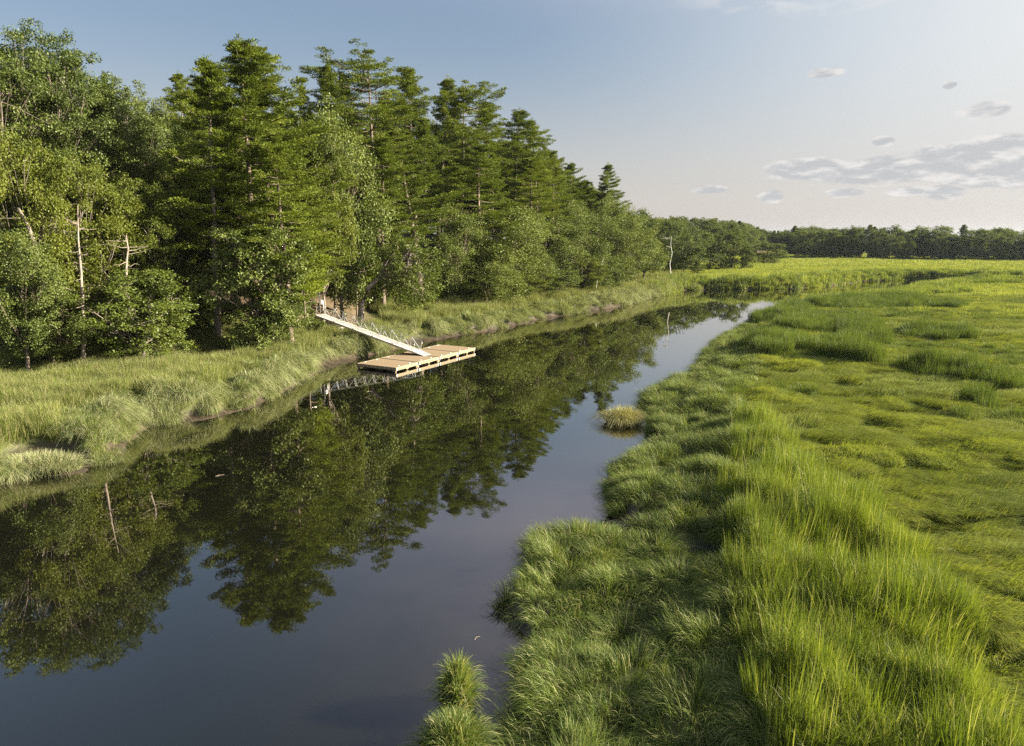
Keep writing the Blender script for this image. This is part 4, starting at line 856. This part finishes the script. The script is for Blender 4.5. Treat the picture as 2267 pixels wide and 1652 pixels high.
# short laid meadow
parts = []
for y0, y1, dn, s0 in ((10, 30, 13, 1.0), (30, 50, 9, 1.15), (50, 80, 5.5, 1.45), (80, 130, 2.8, 2.0)):
    x, y = pts(6, y1 * .85 + 8, y0, y1, dn); h_, inf = hgt(x, y, True)
    k = inf['rs'] & (inf['dR'] > np.interp(y, [8, 60, 120], [5, 4, 3])) & ~inpoly(x, y, STRIP) & seen(x, y); x, y = x[k], y[k]
    yaw = -.4 + (fbm(x * .13, y * .28, 61) - .5) * 5 + rng.normal(0, .25, len(x)); s = sc(len(x), x, y, s0, nscale=.3, namp=.75)
    s[:, 2] *= (.35 + .7 * wavef(x, y).clip(0, 1)) / s0 ** .55; parts.append((x, y, yaw, .0, s))
build('meadow_grass', 'short', parts, 'low salt hay laid in waves over the right-hand marsh')
# taller patches
parts = []
for pl in PATCH:
    a = np.array(pl); x, y = pts(a[:, 0].min() - 1, a[:, 0].max() + 1, a[:, 1].min() - 1, a[:, 1].max() + 1, float(np.interp(a[:, 1].mean(), [50, 130], [3.2, 1.2])))
    k = inpoly(x + 3 * (fbm(x * .3, y * .3, 2) - .5), y + 3 * (fbm(x * .3, y * .3, 4) - .5), pl) & inpoly(x, y, RSIDE); x, y = x[k], y[k]
    parts.append((x, y, rng.uniform(0, 6.28, len(x)), 0, sc(len(x), x, y, 1.25, nscale=.2)))
x, y = pts(14, 110, 40, 130, 1.6); h_, inf = hgt(x, y, True); f_ = fbm(x * .06 + 3, y * .17, 91); k = inf['rs'] & (f_ > .60) & seen(x, y) & (inf['dR'] > 4); x, y = x[k], y[k]
parts.append((x, y, rng.uniform(0, 6.28, len(x)), 0, sc(len(x), x, y, .8) * [1.2, 1.2, .7]))
build('cordgrass_patches', 'patch', parts, 'darker upright patches of cordgrass scattered over the right-hand marsh')
# left bank
x, y = pts(-60, 42, 28, 170, 7); h_, inf = hgt(x, y, True)
k = ~inf['rs'] & ~inf['riv'] & (inf['st'] < 1.5) & ~((((x + 20.5) / 5) ** 2 + ((y - 84) / 8) ** 2) < 1) & (inf['mud'] < .45) & (inf['dL'] > .35 + .9 * (fbm(x * .7, y * .7, 15) - .45)) & seen(x, y) & (rng.random(len(x)) < np.interp(y, [35, 60, 100, 170], [1, .75, .35, .2]))
x, y = x[k], y[k]; dL = inf['dL'][k]; edge = dL < 3.2 + 3 * (fbm(x * .3, y * .3, 12) - .5); sy = np.interp(y, [35, 60, 100, 170], [.9, 1.05, 1.4, 2.0])
xe, ye = x[edge], y[edge]; _, bx, by = pdist(xe, ye, LEFT)
build('left_bank_grass', 'bank', [(xe, ye, np.where(dL[edge] < 1.2, np.arctan2(by, bx), downhill(xe, ye)) + rng.normal(0, .5, len(xe)), .1, sc(len(xe), xe, ye, 1, nscale=.5, namp=1.0) * (sy[edge] * (.85 + .2 * (fbm(xe * .6, ye * .6, 6) - .5)))[:, None])], 'straw-tinted grass hanging over the muddy left bank')
xp, yp = pts(-60, 42, 28, 170, 3.5); h_, inf2 = hgt(xp, yp, True); k = ~inf2['rs'] & ~inf2['riv'] & (inf2['dL'] > .3) & (inf2['dL'] < 3.4) & (inf2['mud'] < .5) & seen(xp, yp) & (fbm(xp * .33, yp * .33, 55) > .54) & (rng.random(len(xp)) < np.interp(yp, [35, 60, 100, 170], [1, .75, .4, .25]))
xp, yp = xp[k], yp[k]; _, bx, by = pdist(xp, yp, LEFT)
build('pale_bank_grass', 'pale', [(xp, yp, np.arctan2(by, bx) + rng.normal(0, .6, len(xp)), .1, sc(len(xp), xp, yp, 1.1, nscale=.5, namp=.6) * np.interp(yp, [35, 60, 100, 170], [.9, 1.05, 1.4, 2.0])[:, None])], 'pale drooping clumps of grass along the edge of the left bank')
xi, yi = x[~edge], y[~edge]
build('reed_grass', 'reed', [(xi, yi, rng.uniform(0, 6.28, len(xi)), 0, sc(len(xi), xi, yi, 1.0) * sy[~edge][:, None] ** .8)], 'tall seeding grass between the left bank and the wood')
# far bank, far meadow
parts = []; 
for x0, x1, y0, y1, dn, s0 in ((30, 230, 150, 230, .55, 1.0), (60, 290, 230, 420, .16, 1.9), (55, 180, 95, 190, .5, .9), (70, 110, 50, 110, .8, .8)):
    x, y = pts(x0, x1, y0, y1, dn); h_, inf = hgt(x, y, True); k = ~inf['riv'] & (inf['st'] < 2) & seen(x, y, 90); x, y = x[k], y[k]; s = sc(len(x), x, y, s0, nscale=.05, namp=.5); s[:, 2] /= s0 ** .9
    s[:, 2] *= np.where(inpoly(x, y, RSIDE), .7, 1); parts.append((x, y, rng.uniform(0, 6.28, len(x)), 0, s))
build('far_meadow_grass', 'far', parts, 'level pale green marsh grass reaching to the far woods', 3)
x, y = pts(30, 260, 120, 215, 1.6); h_, inf = hgt(x, y, True); f_ = fbm(x * .05, y * .15, 14)
k = ~inf['riv'] & (inf['st'] < 1) & seen(x, y, 90) & (((inf['dL'] < 5) & ~inf['rs']) | (inf['rs'] & (inf['dR'] < 7)) | ((f_ > .58) & inf['rs'])); x, y = x[k], y[k]
build('far_bank_grass', 'fartall', [(x, y, rng.uniform(0, 6.28, len(x)), 0, sc(len(x), x, y, 1.0, nscale=.15, namp=.6))], 'taller cordgrass lining the river bend', 3)

# --- air
hz = MB(); hz.box((0, 2750, 19.5), (8400, 6900, 47)); 
m, t, o = newmat('haze_air'); pv = t.nodes.new('ShaderNodeVolumePrincipled'); pv.inputs['Color'].default_value = (.75, .86, 1, 1); pv.inputs['Density'].default_value = .00006; pv.inputs['Anisotropy'].default_value = .4
t.links.new(pv.outputs[0], o.inputs['Volume']); ho = hz.build('haze', m); tag(ho, 'thin pale evening haze over the marsh', 'haze', kind='stuff')
# --- grass islets in the water: countable, each its own thing
def islet(name, cx, cy, rx, ry, n, zb, label, seed, hh=1.0, fan=False, straw=False):
    rng = np.random.default_rng(seed); e = bpy.data.objects.new(name, None); COL.objects.link(e); e.location = (cx, cy, 0); tag(e, label, 'grass tussock')
    a = np.linspace(0, 6.283, 25)[:-1]; rings = []; 
    for q_, z_ in ((1.15, -.35), (1, -.05), (.75, zb * .6), (.35, zb), (.02, zb * 1.05)): rings.append(np.stack([np.cos(a) * rx * q_ * (1 + .12 * np.sin(3 * a + seed)), np.sin(a) * ry * q_ * (1 + .1 * np.cos(2 * a)), np.full(24, z_) + .03 * rng.normal(size=24)], -1))
    v = np.concatenate(rings); f = np.array([[i * 24 + j, i * 24 + (j + 1) % 24, (i + 1) * 24 + (j + 1) % 24, (i + 1) * 24 + j] for i in range(4) for j in range(24)])
    link('mud_base', mesh_np('mud_base', v, f, M['darkwood'], smooth=True), e)
    m = n; a = rng.uniform(0, 6.283, m); r = np.sqrt(rng.random(m)); b_ = np.stack([np.cos(a) * r * rx * .85, np.sin(a) * r * ry * .85, zb * (1 - r ** 2)], -1)
    h_ = hh * rng.uniform(.5, 1.15, m); dr = np.stack([np.cos(a), np.sin(a)], -1) * r[:, None]; o_ = (dr * (1.1 if fan else .62) + rng.normal(0, .25, (m, 2))) * h_[:, None]
    w_ = .02 * rng.uniform(.6, 1.3, m); pa = rng.uniform(0, 3.14, m); sd_ = np.stack([np.cos(pa), np.sin(pa), np.zeros(m)], -1); Vv = []
    dro = .8 if fan else .75
    for t_ in np.linspace(0, 1, 6):
        z = h_ * (t_ - dro * t_ ** 3 * np.clip(np.linalg.norm(o_, axis=1) / h_, .2, 1.3)); p = b_ + np.concatenate([o_ * t_ ** 1.4, z[:, None]], 1); p[:, 2] = np.maximum(p[:, 2], .02); w = (w_ * (1 - .85 * t_ ** 2))[:, None]; Vv += [p - sd_ * w / 2, p + sd_ * w / 2]
    V_ = np.stack(Vv, 1).reshape(-1, 3); b0 = np.arange(m)[:, None] * 12; Fq = np.concatenate([np.concatenate([b0 + 2 * i, b0 + 2 * i + 1, b0 + 2 * i + 3, b0 + 2 * i + 2], 1) for i in range(5)])
    link('grass_blades', mesh_np('grass_blades', V_, Fq, M['g_pale' if straw == 'pale' else 'g_straw' if straw else 'g_droop'], attrs={'tint': np.repeat(rng.random(m) * .8 + .2, 12)}), e)
x_, y_ = at(1378, 932, .1); islet('grass_islet', x_, y_, 1.25, 1.0, 2600, .25, 'round islet of fanned grass alone in the water off the right bank', 3, 1.15, True, True)
x_, y_ = at(1012, 1565, .2); islet('grass_islet', x_, y_, .36, .62, 1700, 1.0, 'small upright tuft at the tip of the grassy point at the bottom centre', 4, .85)
x_, y_ = at(1005, 1690, .2); islet('grass_islet', x_, y_, .75, 1.0, 4600, .7, 'larger grass mound cut by the bottom edge, behind the upright tuft', 6, .85)
x_, y_ = at(95, 1038, .1); islet('grass_islet', x_, y_, 2.3, 1.1, 5200, .2, 'pale straggling grass clump sprawling into the water at the left edge', 8, 1.0, False, 'pale')
x_, y_ = at(1115, 1345, .1); islet('grass_islet', x_, y_, .35, .3, 240, .1, 'tiny sprig of grass reaching furthest into the river from the right bank', 9, .5, True)
x_, y_ = at(870, 762, .1); islet('grass_islet', x_, y_, .9, .7, 500, .15, 'small grass clump on the mud behind the dock', 10, .8, True)
